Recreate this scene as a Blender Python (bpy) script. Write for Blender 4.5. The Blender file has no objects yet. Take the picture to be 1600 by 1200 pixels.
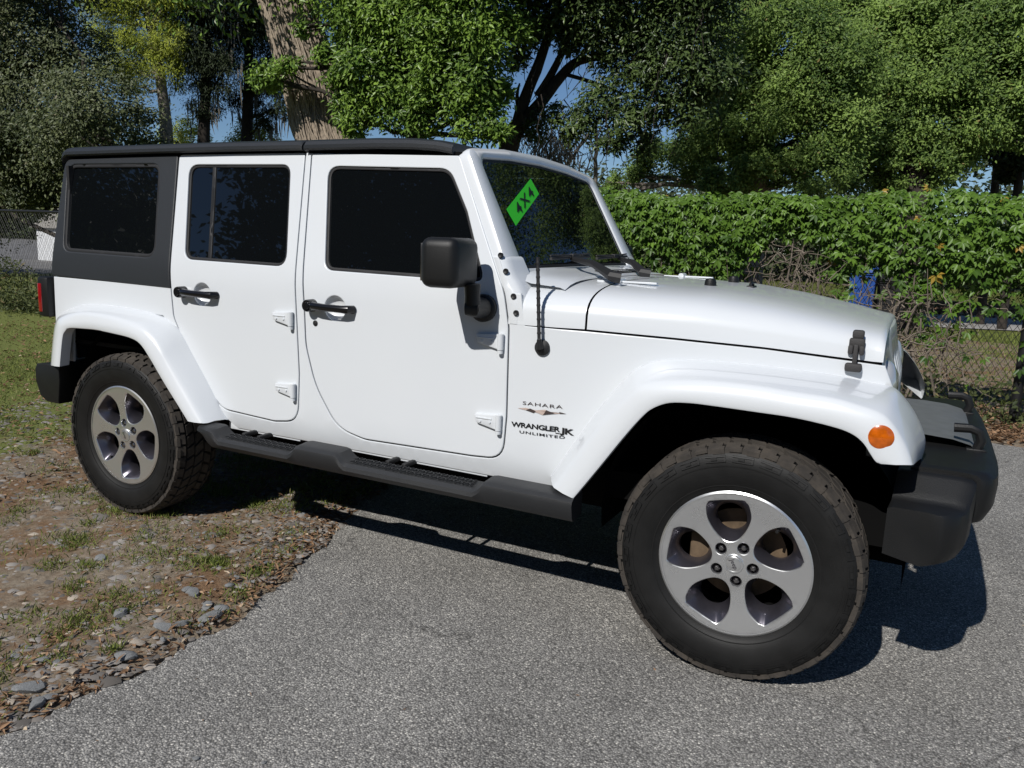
import bpy, bmesh, math, random
import numpy as np
from mathutils import Vector, Matrix
from mathutils.geometry import delaunay_2d_cdt

# ------------------------------------------------------------------ camera, light, exposure
CAM = np.array([0.438, -3.401, 1.405]); YAW, PITCH, ROLL, FPX = 0.467, -0.179, 0.038, 1236.8
def cam_axes(yaw, pitch, roll):
    cy, sy, cp, sp = math.cos(yaw), math.sin(yaw), math.cos(pitch), math.sin(pitch)
    f = np.array([-sy*cp, cy*cp, sp]); r = np.array([cy, sy, 0.0]); u = np.cross(r, f)
    c, s = math.cos(roll), math.sin(roll)
    return np.array([c*r+s*u, -s*r+c*u, f])
AX = cam_axes(YAW, PITCH, ROLL)
scene = bpy.context.scene
cd = bpy.data.cameras.new("camera"); cam = bpy.data.objects.new("camera", cd)
scene.collection.objects.link(cam); scene.camera = cam
cd.sensor_width = 36; cd.lens = FPX/1600*36; cd.clip_end = 3000; cd.clip_start = 0.05
m = Matrix.Identity(4)
for i in range(3):
    m[i][0], m[i][1], m[i][2], m[i][3] = AX[0][i], AX[1][i], -AX[2][i], CAM[i]
cam.matrix_world = m

SUN_DIR = Vector((0.15, 1.08, -1.0)).normalized()      # the way the light travels
world = bpy.data.worlds.new("World"); scene.world = world; world.use_nodes = True
wn = world.node_tree.nodes; wl = world.node_tree.links
sky = wn.new("ShaderNodeTexSky"); sky.sky_type = 'NISHITA'; sky.sun_disc = False
sky.sun_elevation = math.asin(-SUN_DIR.z)
sky.sun_rotation = math.atan2(-SUN_DIR.x, -SUN_DIR.y)
sky.air_density = 1.0; sky.dust_density = 0.0; sky.ozone_density = 5.0; sky.altitude = 800
tint = wn.new("ShaderNodeVectorMath"); tint.operation = 'MULTIPLY'; tint.inputs[1].default_value = (0.88, 0.94, 1.0)
wl.new(sky.outputs[0], tint.inputs[0]); wl.new(tint.outputs[0], wn["Background"].inputs[0]); wn["Background"].inputs[1].default_value = 0.068
sd = bpy.data.lights.new("sun", 'SUN'); sd.energy = 4.3; sd.angle = math.radians(0.53); sd.color = (1.0, 0.97, 0.925)
so = bpy.data.objects.new("sun", sd); scene.collection.objects.link(so)
so.rotation_euler = SUN_DIR.to_track_quat('-Z', 'Y').to_euler()
vs = scene.view_settings; vs.view_transform = 'Standard'; vs.look = 'None'; vs.exposure = 0.0; vs.gamma = 1.0

# ------------------------------------------------------------------ from a traced photo point to a place in the scene
def ray(px, py):
    return CAM, np.array([(px-800)/FPX, -(py-600)/FPX, 1.0]) @ AX
def on_y(px, py, y):
    o, d = ray(px, py); return o + (y-o[1])/d[1]*d
def on_x(px, py, x):
    o, d = ray(px, py); return o + (x-o[0])/d[0]*d
def on_z(px, py, z=0.0):
    o, d = ray(px, py); return o + (z-o[2])/d[2]*d
def on_plane(px, py, p, n):
    o, d = ray(px, py); return o + np.dot(p-o, n)/np.dot(d, n)*d
KZ = [0.40, 0.47, 0.53, 0.58, 1.15, 1.19, 1.23, 1.27, 1.80]
KY = [0.745, 0.765, 0.79, 0.799, 0.787, 0.785, 0.779, 0.771, 0.6515]
def wfront(x):
    k = np.clip((np.asarray(x, float)+0.72)/1.12, 0, 1.1)
    return 0.232*k**1.2
def yside(x, z):                                # right flank of the body (negative y)
    return -(np.interp(z, KZ, KY) - wfront(x))
def side(px, py):
    o, d = ray(px, py); y = -0.75
    for _ in range(60):
        P = o + (y-o[1])/d[1]*d; y = 0.5*y+0.5*float(yside(P[0], P[2]))
    return P
def sxz(pts): return [(float(side(*p)[0]), float(side(*p)[2])) for p in pts]

# ------------------------------------------------------------------ materials
def new_mat(name):
    mt = bpy.data.materials.new(name); mt.use_nodes = True
    return mt, mt.node_tree.nodes, mt.node_tree.links, mt.node_tree.nodes["Principled BSDF"]
def plain(name, col, rough=0.5, metal=0.0, spec=0.5, coat=0.0, noise=0.0, nscale=20.0, bump=0.0, bscale=200.0, rvar=0.0):
    mt, n, l, b = new_mat(name)
    b.inputs['Base Color'].default_value = (*col, 1); b.inputs['Roughness'].default_value = rough
    b.inputs['Metallic'].default_value = metal; b.inputs['Specular IOR Level'].default_value = spec
    b.inputs['Coat Weight'].default_value = coat; b.inputs['Coat Roughness'].default_value = 0.03
    tc = n.new("ShaderNodeTexCoord")
    if noise or rvar:
        t = n.new("ShaderNodeTexNoise"); t.inputs['Scale'].default_value = nscale; t.inputs['Detail'].default_value = 6
        l.new(tc.outputs['Object'], t.inputs['Vector'])
        if noise:
            r = n.new("ShaderNodeValToRGB"); l.new(t.outputs[0], r.inputs[0])
            r.color_ramp.elements[0].position = 0.3; r.color_ramp.elements[1].position = 0.7
            r.color_ramp.elements[0].color = (*[c*(1-noise) for c in col], 1)
            r.color_ramp.elements[1].color = (*[min(1, c*(1+noise)) for c in col], 1)
            l.new(r.outputs[0], b.inputs['Base Color'])
        if rvar:
            mr = n.new("ShaderNodeMapRange"); l.new(t.outputs[0], mr.inputs[0])
            mr.inputs[3].default_value = rough-rvar; mr.inputs[4].default_value = rough+rvar
            l.new(mr.outputs[0], b.inputs['Roughness'])
    if bump:
        t2 = n.new("ShaderNodeTexNoise"); t2.inputs['Scale'].default_value = bscale; t2.inputs['Detail'].default_value = 4
        l.new(tc.outputs['Object'], t2.inputs['Vector'])
        bp = n.new("ShaderNodeBump"); bp.inputs['Strength'].default_value = bump; bp.inputs['Distance'].default_value = 0.004
        l.new(t2.outputs[0], bp.inputs['Height']); l.new(bp.outputs[0], b.inputs['Normal'])
    return mt
TREE_GAIN = 1.85                                   # all crowns together
def leaf_mat(name, dark, light, rough=0.45, trans=0.25, warm=None, spec=0.28):
    mt, n, l, b = new_mat(name)
    gain = TREE_GAIN if name in ("bright_leaf", "shade_leaf", "oak_leaf", "oak_leaf_dark", "yellow_leaf", "conifer_leaf") else 1.0
    dark, light = [c*gain for c in dark], [c*gain for c in light]
    at = n.new("ShaderNodeAttribute"); at.attribute_name = "rnd"
    r = n.new("ShaderNodeValToRGB"); l.new(at.outputs['Fac'], r.inputs[0])
    e = r.color_ramp.elements; e[0].color = (*dark, 1); e[1].color = (*light, 1); e[1].position = 0.95
    if warm:
        w = e.new(0.985); w.color = (*warm, 1)
    l.new(r.outputs[0], b.inputs['Base Color']); b.inputs['Roughness'].default_value = rough
    b.inputs['Specular IOR Level'].default_value = spec
    tr = n.new("ShaderNodeBsdfTranslucent"); l.new(r.outputs[0], tr.inputs[0])
    mx = n.new("ShaderNodeMixShader"); mx.inputs[0].default_value = trans
    l.new(b.outputs[0], mx.inputs[1]); l.new(tr.outputs[0], mx.inputs[2])
    l.new(mx.outputs[0], n["Material Output"].inputs[0]); return mt

def paint_mat():
    mt, n, l, b = new_mat("white_paint")
    b.inputs['Roughness'].default_value = 0.3; b.inputs['Coat Weight'].default_value = 0.6; b.inputs['Coat Roughness'].default_value = 0.03
    b.inputs['Specular IOR Level'].default_value = 0.4
    tc = n.new("ShaderNodeTexCoord"); t = n.new("ShaderNodeTexNoise"); t.inputs['Scale'].default_value = 3.0; t.inputs['Detail'].default_value = 5
    l.new(tc.outputs['Object'], t.inputs['Vector'])
    r = n.new("ShaderNodeValToRGB"); l.new(t.outputs[0], r.inputs[0])
    r.color_ramp.elements[0].color = (0.655, 0.685, 0.715, 1); r.color_ramp.elements[1].color = (0.69, 0.715, 0.74, 1)
    # faint dust freckles
    v = n.new("ShaderNodeTexVoronoi"); v.inputs['Scale'].default_value = 60; l.new(tc.outputs['Object'], v.inputs['Vector'])
    c = n.new("ShaderNodeMath"); c.operation = 'LESS_THAN'; c.inputs[1].default_value = 0.035; l.new(v.outputs['Distance'], c.inputs[0])
    mx = n.new("ShaderNodeMix"); mx.data_type = 'RGBA'; l.new(c.outputs[0], mx.inputs[0]); l.new(r.outputs[0], mx.inputs[6]); mx.inputs[7].default_value = (0.66, 0.665, 0.66, 1)
    l.new(mx.outputs[2], b.inputs['Base Color']); return mt
def glass_mat(name, tint, clear):
    mt, n, l, b = new_mat(name); n.remove(b)
    g = n.new("ShaderNodeBsdfGlossy"); g.inputs['Roughness'].default_value = 0.012; g.inputs[0].default_value = (0.95, 0.97, 1, 1)
    d = n.new("ShaderNodeBsdfDiffuse"); d.inputs[0].default_value = (0.004, 0.005, 0.006, 1)
    t = n.new("ShaderNodeBsdfTransparent"); t.inputs[0].default_value = (*tint, 1)
    m1 = n.new("ShaderNodeMixShader"); m1.inputs[0].default_value = clear
    l.new(d.outputs[0], m1.inputs[1]); l.new(t.outputs[0], m1.inputs[2])
    fr = n.new("ShaderNodeFresnel"); fr.inputs[0].default_value = 1.55
    m2 = n.new("ShaderNodeMixShader"); l.new(fr.outputs[0], m2.inputs[0]); l.new(m1.outputs[0], m2.inputs[1]); l.new(g.outputs[0], m2.inputs[2])
    l.new(m2.outputs[0], n["Material Output"].inputs[0]); return mt
def asphalt_mat():
    mt, n, l, b = new_mat("asphalt")
    tc = n.new("ShaderNodeTexCoord")
    v = n.new("ShaderNodeTexVoronoi"); v.inputs['Scale'].default_value = 165; l.new(tc.outputs['Object'], v.inputs['Vector'])
    sp = n.new("ShaderNodeSeparateColor"); l.new(v.outputs['Color'], sp.inputs[0])
    r = n.new("ShaderNodeValToRGB"); l.new(sp.outputs[0], r.inputs[0]); r.color_ramp.interpolation = 'LINEAR'
    e = r.color_ramp.elements; e[0].color = (0.19, 0.183, 0.172, 1); e[1].color = (0.66, 0.63, 0.57, 1)
    for p, c in ((0.45, (0.255, 0.246, 0.23)), (0.75, (0.325, 0.314, 0.294)), (0.93, (0.43, 0.415, 0.38))):
        q = e.new(p); q.color = (*c, 1)
    # dark binder between the stones
    mr = n.new("ShaderNodeMapRange"); l.new(v.outputs['Distance'], mr.inputs[0]); mr.inputs[1].default_value = 0.35; mr.inputs[2].default_value = 0.75
    mr.inputs[3].default_value = 1.0; mr.inputs[4].default_value = 0.42
    big = n.new("ShaderNodeTexNoise"); big.inputs['Scale'].default_value = 1.3; big.inputs['Detail'].default_value = 7; big.inputs['Roughness'].default_value = 0.65
    l.new(tc.outputs['Object'], big.inputs['Vector'])
    mr2 = n.new("ShaderNodeMapRange"); l.new(big.outputs[0], mr2.inputs[0]); mr2.inputs[1].default_value = 0.3; mr2.inputs[2].default_value = 0.7
    mr2.inputs[3].default_value = 0.86; mr2.inputs[4].default_value = 1.32
    mu = n.new("ShaderNodeMath"); mu.operation = 'MULTIPLY'; l.new(mr.outputs[0], mu.inputs[0]); l.new(mr2.outputs[0], mu.inputs[1])
    fine = n.new("ShaderNodeTexNoise"); fine.inputs['Scale'].default_value = 320; fine.inputs['Detail'].default_value = 2; l.new(tc.outputs['Object'], fine.inputs['Vector'])
    mr3 = n.new("ShaderNodeMapRange"); l.new(fine.outputs[0], mr3.inputs[0]); mr3.inputs[3].default_value = 0.7; mr3.inputs[4].default_value = 1.3
    mu2 = n.new("ShaderNodeMath"); mu2.operation = 'MULTIPLY'; l.new(mu.outputs[0], mu2.inputs[0]); l.new(mr3.outputs[0], mu2.inputs[1])
    vm = n.new("ShaderNodeVectorMath"); vm.operation = 'SCALE'; l.new(r.outputs[0], vm.inputs[0]); l.new(mu2.outputs[0], vm.inputs['Scale'])
    # dark blotches of old oil
    vb = n.new("ShaderNodeTexVoronoi"); vb.inputs['Scale'].default_value = 1.1; l.new(tc.outputs['Object'], vb.inputs['Vector'])
    mrb = n.new("ShaderNodeMapRange"); l.new(vb.outputs['Distance'], mrb.inputs[0]); mrb.inputs[1].default_value = 0.0; mrb.inputs[2].default_value = 0.09
    mrb.inputs[3].default_value = 0.62; mrb.inputs[4].default_value = 1.0
    vm2 = n.new("ShaderNodeVectorMath"); vm2.operation = 'SCALE'; l.new(vm.outputs[0], vm2.inputs[0]); l.new(mrb.outputs[0], vm2.inputs['Scale'])
    # a few hairline cracks
    wp = n.new("ShaderNodeTexNoise"); wp.inputs['Scale'].default_value = 2.5; wp.inputs['Detail'].default_value = 6; l.new(tc.outputs['Object'], wp.inputs['Vector'])
    wa = n.new("ShaderNodeVectorMath"); wa.operation = 'MULTIPLY_ADD'; l.new(wp.outputs['Color'], wa.inputs[0]); wa.inputs[1].default_value = (0.5, 0.5, 0); l.new(tc.outputs['Object'], wa.inputs[2])
    ve = n.new("ShaderNodeTexVoronoi"); ve.feature = 'DISTANCE_TO_EDGE'; ve.inputs['Scale'].default_value = 0.55; l.new(wa.outputs[0], ve.inputs['Vector'])
    mc = n.new("ShaderNodeMapRange"); l.new(ve.outputs['Distance'], mc.inputs[0]); mc.inputs[1].default_value = 0.0; mc.inputs[2].default_value = 0.0035; mc.inputs[3].default_value = 0.5; mc.inputs[4].default_value = 1.0
    mk = n.new("ShaderNodeMapRange"); l.new(big.outputs[0], mk.inputs[0]); mk.inputs[1].default_value = 0.47; mk.inputs[2].default_value = 0.53
    mm_ = n.new("ShaderNodeMix"); mm_.data_type = 'FLOAT'; l.new(mk.outputs[0], mm_.inputs[0]); mm_.inputs[2].default_value = 1.0; l.new(mc.outputs[0], mm_.inputs[3])
    vm3 = n.new("ShaderNodeVectorMath"); vm3.operation = 'SCALE'; l.new(vm2.outputs[0], vm3.inputs[0]); l.new(mm_.outputs[0], vm3.inputs['Scale'])
    l.new(vm3.outputs[0], b.inputs['Base Color']); b.inputs['Roughness'].default_value = 0.85; b.inputs['Specular IOR Level'].default_value = 0.25
    bp = n.new("ShaderNodeBump"); bp.inputs['Strength'].default_value = 0.9; bp.inputs['Distance'].default_value = 0.004; bp.invert = True
    l.new(v.outputs['Distance'], bp.inputs['Height']); l.new(bp.outputs[0], b.inputs['Normal']); return mt
def dirt_mat():
    mt, n, l, b = new_mat("dirt")
    tc = n.new("ShaderNodeTexCoord")
    def noise(s, d=6, rough=0.6):
        t = n.new("ShaderNodeTexNoise"); t.inputs['Scale'].default_value = s; t.inputs['Detail'].default_value = d; t.inputs['Roughness'].default_value = rough
        l.new(tc.outputs['Object'], t.inputs['Vector']); return t
    def ramp(src, stops):
        r = n.new("ShaderNodeValToRGB"); l.new(src, r.inputs[0]); e = r.color_ramp.elements
        e[0].position, e[0].color = stops[0][0], (*stops[0][1], 1); e[1].position, e[1].color = stops[-1][0], (*stops[-1][1], 1)
        for p, c in stops[1:-1]:
            q = e.new(p); q.color = (*c, 1)
        return r
    def mix(f, a, c):
        x = n.new("ShaderNodeMix"); x.data_type = 'RGBA'; l.new(f, x.inputs[0]); l.new(a, x.inputs[6]); l.new(c, x.inputs[7]); return x.outputs[2]
    base = ramp(noise(22, 8, 0.7).outputs[0], ((0.25, (0.115, 0.085, 0.06)), (0.5, (0.235, 0.19, 0.14)), (0.75, (0.38, 0.325, 0.255))))
    rust = ramp(noise(70, 5, 0.7).outputs[0], ((0.3, (0.105, 0.065, 0.04)), (0.7, (0.28, 0.175, 0.10))))
    green = ramp(noise(90, 4, 0.7).outputs[0], ((0.3, (0.085, 0.10, 0.03)), (0.62, (0.19, 0.215, 0.065)), (0.75, (0.33, 0.28, 0.14))))
    f1 = ramp(noise(2.6, 8, 0.7).outputs[0], ((0.46, (0, 0, 0)), (0.60, (1, 1, 1))))
    c1 = mix(f1.outputs[0], base.outputs[0], rust.outputs[0])
    # turf takes over to the left, away from the paving
    sep = n.new("ShaderNodeSeparateXYZ"); l.new(tc.outputs['Object'], sep.inputs[0])
    mr = n.new("ShaderNodeMapRange"); l.new(sep.outputs[0], mr.inputs[0]); mr.inputs[1].default_value = -3.9; mr.inputs[2].default_value = -5.4
    mr.inputs[3].default_value = -0.12; mr.inputs[4].default_value = 0.3
    ad = n.new("ShaderNodeMath"); ad.operation = 'ADD'; l.new(mr.outputs[0], ad.inputs[0]); l.new(noise(1.9, 8, 0.7).outputs[0], ad.inputs[1])
    f2 = ramp(ad.outputs[0], ((0.5, (0, 0, 0)), (0.62, (1, 1, 1))))
    c2 = mix(f2.outputs[0], c1, green.outputs[0])
    l.new(c2, b.inputs['Base Color']); b.inputs['Roughness'].default_value = 0.95; b.inputs['Specular IOR Level'].default_value = 0.1
    bp = n.new("ShaderNodeBump"); bp.inputs['Strength'].default_value = 0.8; bp.inputs['Distance'].default_value = 0.012
    l.new(noise(55, 8, 0.75).outputs[0], bp.inputs['Height']); l.new(bp.outputs[0], b.inputs['Normal']); return mt
def field_mat():
    mt, n, l, b = new_mat("field_grass")
    tc = n.new("ShaderNodeTexCoord"); t = n.new("ShaderNodeTexNoise"); t.inputs['Scale'].default_value = 3; t.inputs['Detail'].default_value = 9; t.inputs['Roughness'].default_value = 0.75
    l.new(tc.outputs['Object'], t.inputs['Vector']); r = n.new("ShaderNodeValToRGB"); l.new(t.outputs[0], r.inputs[0]); e = r.color_ramp.elements
    e[0].position = 0.3; e[0].color = (0.06, 0.04, 0.02, 1); e[1].position = 0.72; e[1].color = (0.19, 0.17, 0.07, 1)
    q = e.new(0.5); q.color = (0.10, 0.12, 0.03, 1)
    l.new(r.outputs[0], b.inputs['Base Color']); b.inputs['Roughness'].default_value = 1.0; b.inputs['Specular IOR Level'].default_value = 0.05; return mt
def rim_mat():
    mt, n, l, b = new_mat("machined_alloy")
    b.inputs['Base Color'].default_value = (0.76, 0.77, 0.78, 1); b.inputs['Metallic'].default_value = 0.9; b.inputs['Roughness'].default_value = 0.3
    tc = n.new("ShaderNodeTexCoord"); t = n.new("ShaderNodeTexNoise"); t.inputs['Scale'].default_value = 9; t.inputs['Detail'].default_value = 5
    l.new(tc.outputs['Object'], t.inputs['Vector']); mr = n.new("ShaderNodeMapRange"); l.new(t.outputs[0], mr.inputs[0]); mr.inputs[3].default_value = 0.2; mr.inputs[4].default_value = 0.38
    l.new(mr.outputs[0], b.inputs['Roughness']); return mt
def tread_mat():
    mt, n, l, b = new_mat("tread_rubber")
    tc = n.new("ShaderNodeTexCoord"); t = n.new("ShaderNodeTexNoise"); t.inputs['Scale'].default_value = 14; t.inputs['Detail'].default_value = 8; t.inputs['Roughness'].default_value = 0.7
    l.new(tc.outputs['Object'], t.inputs['Vector']); r = n.new("ShaderNodeValToRGB"); l.new(t.outputs[0], r.inputs[0]); e = r.color_ramp.elements
    e[0].position = 0.3; e[0].color = (0.019, 0.017, 0.0155, 1); e[1].position = 0.7; e[1].color = (0.066, 0.055, 0.044, 1)
    l.new(r.outputs[0], b.inputs['Base Color']); b.inputs['Roughness'].default_value = 0.85; return mt

M = {}
M['paint'] = paint_mat()
M['asphalt'] = asphalt_mat(); M['dirt'] = dirt_mat(); M['field'] = field_mat(); M['alloy'] = rim_mat(); M['tread'] = tread_mat()
M['hardtop'] = plain("textured_hardtop", (0.021, 0.0235, 0.027), 0.48, spec=0.45, bump=0.25, bscale=500)
M['plastic'] = plain("black_plastic", (0.0075, 0.0078, 0.0082), 0.48, spec=0.4, bump=0.2, bscale=350, rvar=0.1, nscale=8)
M['gloss_black'] = plain("gloss_black", (0.008, 0.008, 0.009), 0.22)
M['trim'] = plain("window_rubber", (0.012, 0.012, 0.013), 0.6)
M['grey_plastic'] = plain("sky_sheen_plastic", (0.12, 0.128, 0.13), 0.6, noise=0.1, bump=0.2)  # sky sheen on the flat bumper top, put into the plastic as grey
M['step'] = plain("step_plastic", (0.017, 0.018, 0.020), 0.5, bump=0.3, bscale=450, rvar=0.1, nscale=10)
M['dark'] = plain("underbody_black", (0.004, 0.004, 0.004), 0.9, spec=0.1)
M['interior'] = plain("interior_charcoal", (0.012, 0.012, 0.013), 0.8)
M['rubber'] = plain("sidewall_rubber", (0.0065, 0.0065, 0.0065), 0.58, spec=0.35, noise=0.35, nscale=18, bump=0.15, bscale=300)
M['pocket'] = plain("painted_pocket", (0.095, 0.09, 0.108), 0.3, metal=0.75, noise=0.15, nscale=20)
M['chrome'] = plain("nut_metal", (0.30, 0.29, 0.29), 0.3, metal=1.0)
M['rust'] = plain("brake_rust", (0.13, 0.09, 0.055), 0.7, metal=0.2, noise=0.4, nscale=25)
M['latch'] = plain("latch_rubber", (0.035, 0.033, 0.033), 0.7, bump=0.3)
M['amber'] = plain("amber_lens", (0.50, 0.10, 0.003), 0.2, noise=0.25, nscale=60, coat=0.6)
M['red'] = plain("red_lens", (0.26, 0.008, 0.010), 0.15, coat=0.6)
M['glass'] = glass_mat("privacy_glass", (0.02, 0.02, 0.025), 0.1)
M['screen'] = glass_mat("windscreen_glass", (0.55, 0.62, 0.58), 0.35)
M['neon'] = plain("neon_green_film", (0.045, 0.62, 0.025), 0.45)
M['ink'] = plain("black_ink", (0.006, 0.006, 0.007), 0.5)
M['brown_ink'] = plain("brown_ink", (0.055, 0.04, 0.036), 0.5)
M['tan_ink'] = plain("tan_ink", (0.50, 0.40, 0.35), 0.5)
M['bark'] = plain("bark", (0.22, 0.19, 0.16), 0.95, noise=0.4, nscale=14, bump=0.6, bscale=30)
M['dark_bark'] = plain("dark_bark", (0.035, 0.028, 0.022), 0.95, noise=0.4, nscale=14, bump=1.0, bscale=30)
M['vine_stem'] = plain("vine_stem", (0.33, 0.27, 0.205), 0.9, noise=0.35, nscale=20)
M['twig'] = plain("dry_twig", (0.17, 0.14, 0.11), 0.9, noise=0.35, nscale=10)
M['moss'] = plain("hanging_moss", (0.17, 0.155, 0.125), 1.0, noise=0.3, nscale=10)
M['steel'] = plain("coated_wire", (0.02, 0.02, 0.021), 0.5)
M['post'] = plain("black_post", (0.012, 0.012, 0.013), 0.45)
M['galv'] = plain("galvanised", (0.30, 0.31, 0.32), 0.5, metal=0.7)
M['blue_bin'] = plain("blue_plastic", (0.02, 0.075, 0.30), 0.45)
M['stone'] = plain("grey_stone", (0.20, 0.205, 0.205), 0.9, noise=0.4, nscale=18, bump=0.5, bscale=60)
M['stone_tan'] = plain("tan_stone", (0.36, 0.31, 0.25), 0.9, noise=0.3, nscale=18, bump=0.5, bscale=60)
M['lot'] = plain("lot_tarmac", (0.15, 0.145, 0.14), 0.95, noise=0.3, nscale=1.2)
M['wall'] = plain("pale_wall", (0.62, 0.63, 0.64), 0.9, noise=0.08)
M['tarmac_far'] = plain("lane_tarmac", (0.30, 0.285, 0.26), 0.95, noise=0.25, nscale=1.5)
L = {}
L['vine'] = leaf_mat("vine_leaf", (0.038, 0.085, 0.013), (0.15, 0.265, 0.036), 0.4, 0.25, (0.36, 0.24, 0.04))
L['bright'] = leaf_mat("bright_leaf", (0.033, 0.066, 0.012), (0.145, 0.22, 0.036), 0.35, 0.25)
L['fork'] = leaf_mat("shade_leaf", (0.016, 0.028, 0.010), (0.065, 0.095, 0.026), 0.35, 0.15)  # leaf green darkened to carry the shade this crown stands in
L['oak'] = leaf_mat("oak_leaf", (0.030, 0.058, 0.013), (0.165, 0.235, 0.055), 0.5, 0.35, (0.3, 0.24, 0.09))
L['oak2'] = leaf_mat("oak_leaf_dark", (0.022, 0.032, 0.013), (0.095, 0.108, 0.045), 0.5, 0.2, (0.2, 0.18, 0.11), 0.35)
L['yellow'] = leaf_mat("yellow_leaf", (0.09, 0.115, 0.015), (0.33, 0.36, 0.05), 0.5, 0.3)
L['conifer'] = leaf_mat("conifer_leaf", (0.006, 0.012, 0.005), (0.028, 0.038, 0.014), 0.6, 0.1, (0.06, 0.055, 0.035))
L['far'] = leaf_mat("far_leaf", (0.018, 0.03, 0.012), (0.065, 0.085, 0.03), 0.5, 0.2)
L['grass'] = leaf_mat("grass_blade", (0.07, 0.10, 0.02), (0.24, 0.28, 0.065), 0.6, 0.3, (0.36, 0.30, 0.16))
L['weed'] = leaf_mat("weed_leaf", (0.03, 0.045, 0.014), (0.12, 0.14, 0.05), 0.6, 0.25, (0.25, 0.19, 0.1))
L['litter'] = leaf_mat("dead_leaf", (0.10, 0.055, 0.03), (0.36, 0.22, 0.125), 0.8, 0.1, (0.55, 0.45, 0.33))
L['gravel'] = leaf_mat("gravel_chip", (0.10, 0.09, 0.08), (0.30, 0.275, 0.25), 0.9, 0.0, (0.42, 0.36, 0.29))

# ------------------------------------------------------------------ mesh helpers
def link(o, parent=None):
    scene.collection.objects.link(o)
    if parent: o.parent = parent
    return o
class MB:
    def __init__(s): s.v = []; s.f = []; s.mi = []; s.oriented = False
    def add(s, v, f, mi=0):
        b = len(s.v); s.v += [tuple(map(float, p)) for p in v]; s.f += [tuple(b+i for i in q) for q in f]; s.mi += [mi]*len(f); return s
    def flip_y(s):
        s.v = [(x, -y, z) for x, y, z in s.v]; s.f = [q[::-1] for q in s.f]; return s
    def build(s, name, mats, parent=None, angle=35, recalc=True, loc=None, rot=None):
        me = bpy.data.meshes.new(name); me.from_pydata(s.v, [], s.f)
        mats = mats if isinstance(mats, (list, tuple)) else [mats]
        for q in mats: me.materials.append(q)
        if len(mats) > 1: me.polygons.foreach_set('material_index', s.mi)
        if recalc:
            bm = bmesh.new(); bm.from_mesh(me); bmesh.ops.remove_doubles(bm, verts=bm.verts, dist=1e-5)
            
            if not s.oriented: bmesh.ops.recalc_face_normals(bm, faces=bm.faces)
            bm.to_mesh(me); bm.free()
        me.polygons.foreach_set('use_smooth', [True]*len(me.polygons))
        me.set_sharp_from_angle(angle=math.radians(angle)); me.update()
        o = bpy.data.objects.new(name, me)
        if loc is not None: o.location = loc
        if rot is not None: o.rotation_euler = rot
        return link(o, parent)
def grid_faces(nr, nc, close_c=False, close_r=False):
    F = []
    for i in range(nr if close_r else nr-1):
        for j in range(nc if close_c else nc-1):
            F.append((i*nc+j, i*nc+(j+1) % nc, ((i+1) % nr)*nc+(j+1) % nc, ((i+1) % nr)*nc+j))
    return F
def loft(mb, rows, close_c=False, caps=False, mi=0, close_r=False):
    nr, nc = len(rows), len(rows[0]); F = grid_faces(nr, nc, close_c, close_r)
    if caps: F += [tuple(range(nc))[::-1], tuple(range((nr-1)*nc, nr*nc))]
    mb.add([p for r in rows for p in r], F, mi); return mb
def tube(mb, pts, rad, n=8, caps=True, mi=0, jitter=0):
    pts = [np.array(p, float) for p in pts]; rows = []; N = len(pts)
    rr = rad if hasattr(rad, '__len__') else [rad]*N
    prev = None
    for i, p in enumerate(pts):
        t = pts[min(i+1, N-1)]-pts[max(i-1, 0)]; t = t/(np.linalg.norm(t)+1e-9)
        a = prev if prev is not None else (np.array([0, 0, 1.0]) if abs(t[2]) < 0.9 else np.array([1.0, 0, 0]))
        a = a-np.dot(a, t)*t; a /= np.linalg.norm(a)+1e-9; prev = a; b = np.cross(t, a)
        rows.append([p+rr[i]*(1+(random.uniform(-jitter, jitter) if jitter else 0))*(math.cos(k*2*math.pi/n)*a+math.sin(k*2*math.pi/n)*b) for k in range(n)])
    return loft(mb, rows, True, caps, mi)
def box(mb, c, s, bev=0.0, rot=None, seg=2, mi=0):
    bm = bmesh.new(); bmesh.ops.create_cube(bm, size=1.0)
    for v in bm.verts: v.co = Vector((v.co.x*s[0], v.co.y*s[1], v.co.z*s[2]))
    if bev: bmesh.ops.bevel(bm, geom=list(bm.edges), offset=bev, segments=seg, profile=0.5, affect='EDGES')
    R = rot if rot is not None else Matrix.Identity(3)
    vs_ = [R @ v.co + Vector(c) for v in bm.verts]; bm.verts.index_update()
    mb.add(vs_, [tuple(v.index for v in f.verts) for f in bm.faces], mi); bm.free(); return mb
def lathe_y(mb, prof, n=64, mi=0, c=(0, 0, 0)):            # profile of (radius, y) about the y axis
    rows = [[(c[0]+r*math.cos(2*math.pi*k/n), c[1]+y, c[2]+r*math.sin(2*math.pi*k/n)) for k in range(n)] for r, y in prof]
    return loft(mb, rows, True, False, mi)
def disc(mb, c, nrm, r, depth, n=20, dome=0.0, mi=0):      # a short round plug standing on a surface
    nrm = np.array(nrm, float); nrm /= np.linalg.norm(nrm); a = np.cross(nrm, [0, 0, 1.0])
    a = np.array([1.0, 0, 0]) if np.linalg.norm(a) < 1e-3 else a/np.linalg.norm(a); b = np.cross(nrm, a); c = np.array(c, float)
    rows = []
    for rr, h in ((1, 0), (1, depth*0.75), (0.86, depth), (0.5, depth+dome*0.75), (0.02, depth+dome)):
        rows.append([c+nrm*h+r*rr*(math.cos(2*math.pi*k/n)*a+math.sin(2*math.pi*k/n)*b) for k in range(n)])
    loft(mb, rows, True, False, mi); return mb
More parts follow.
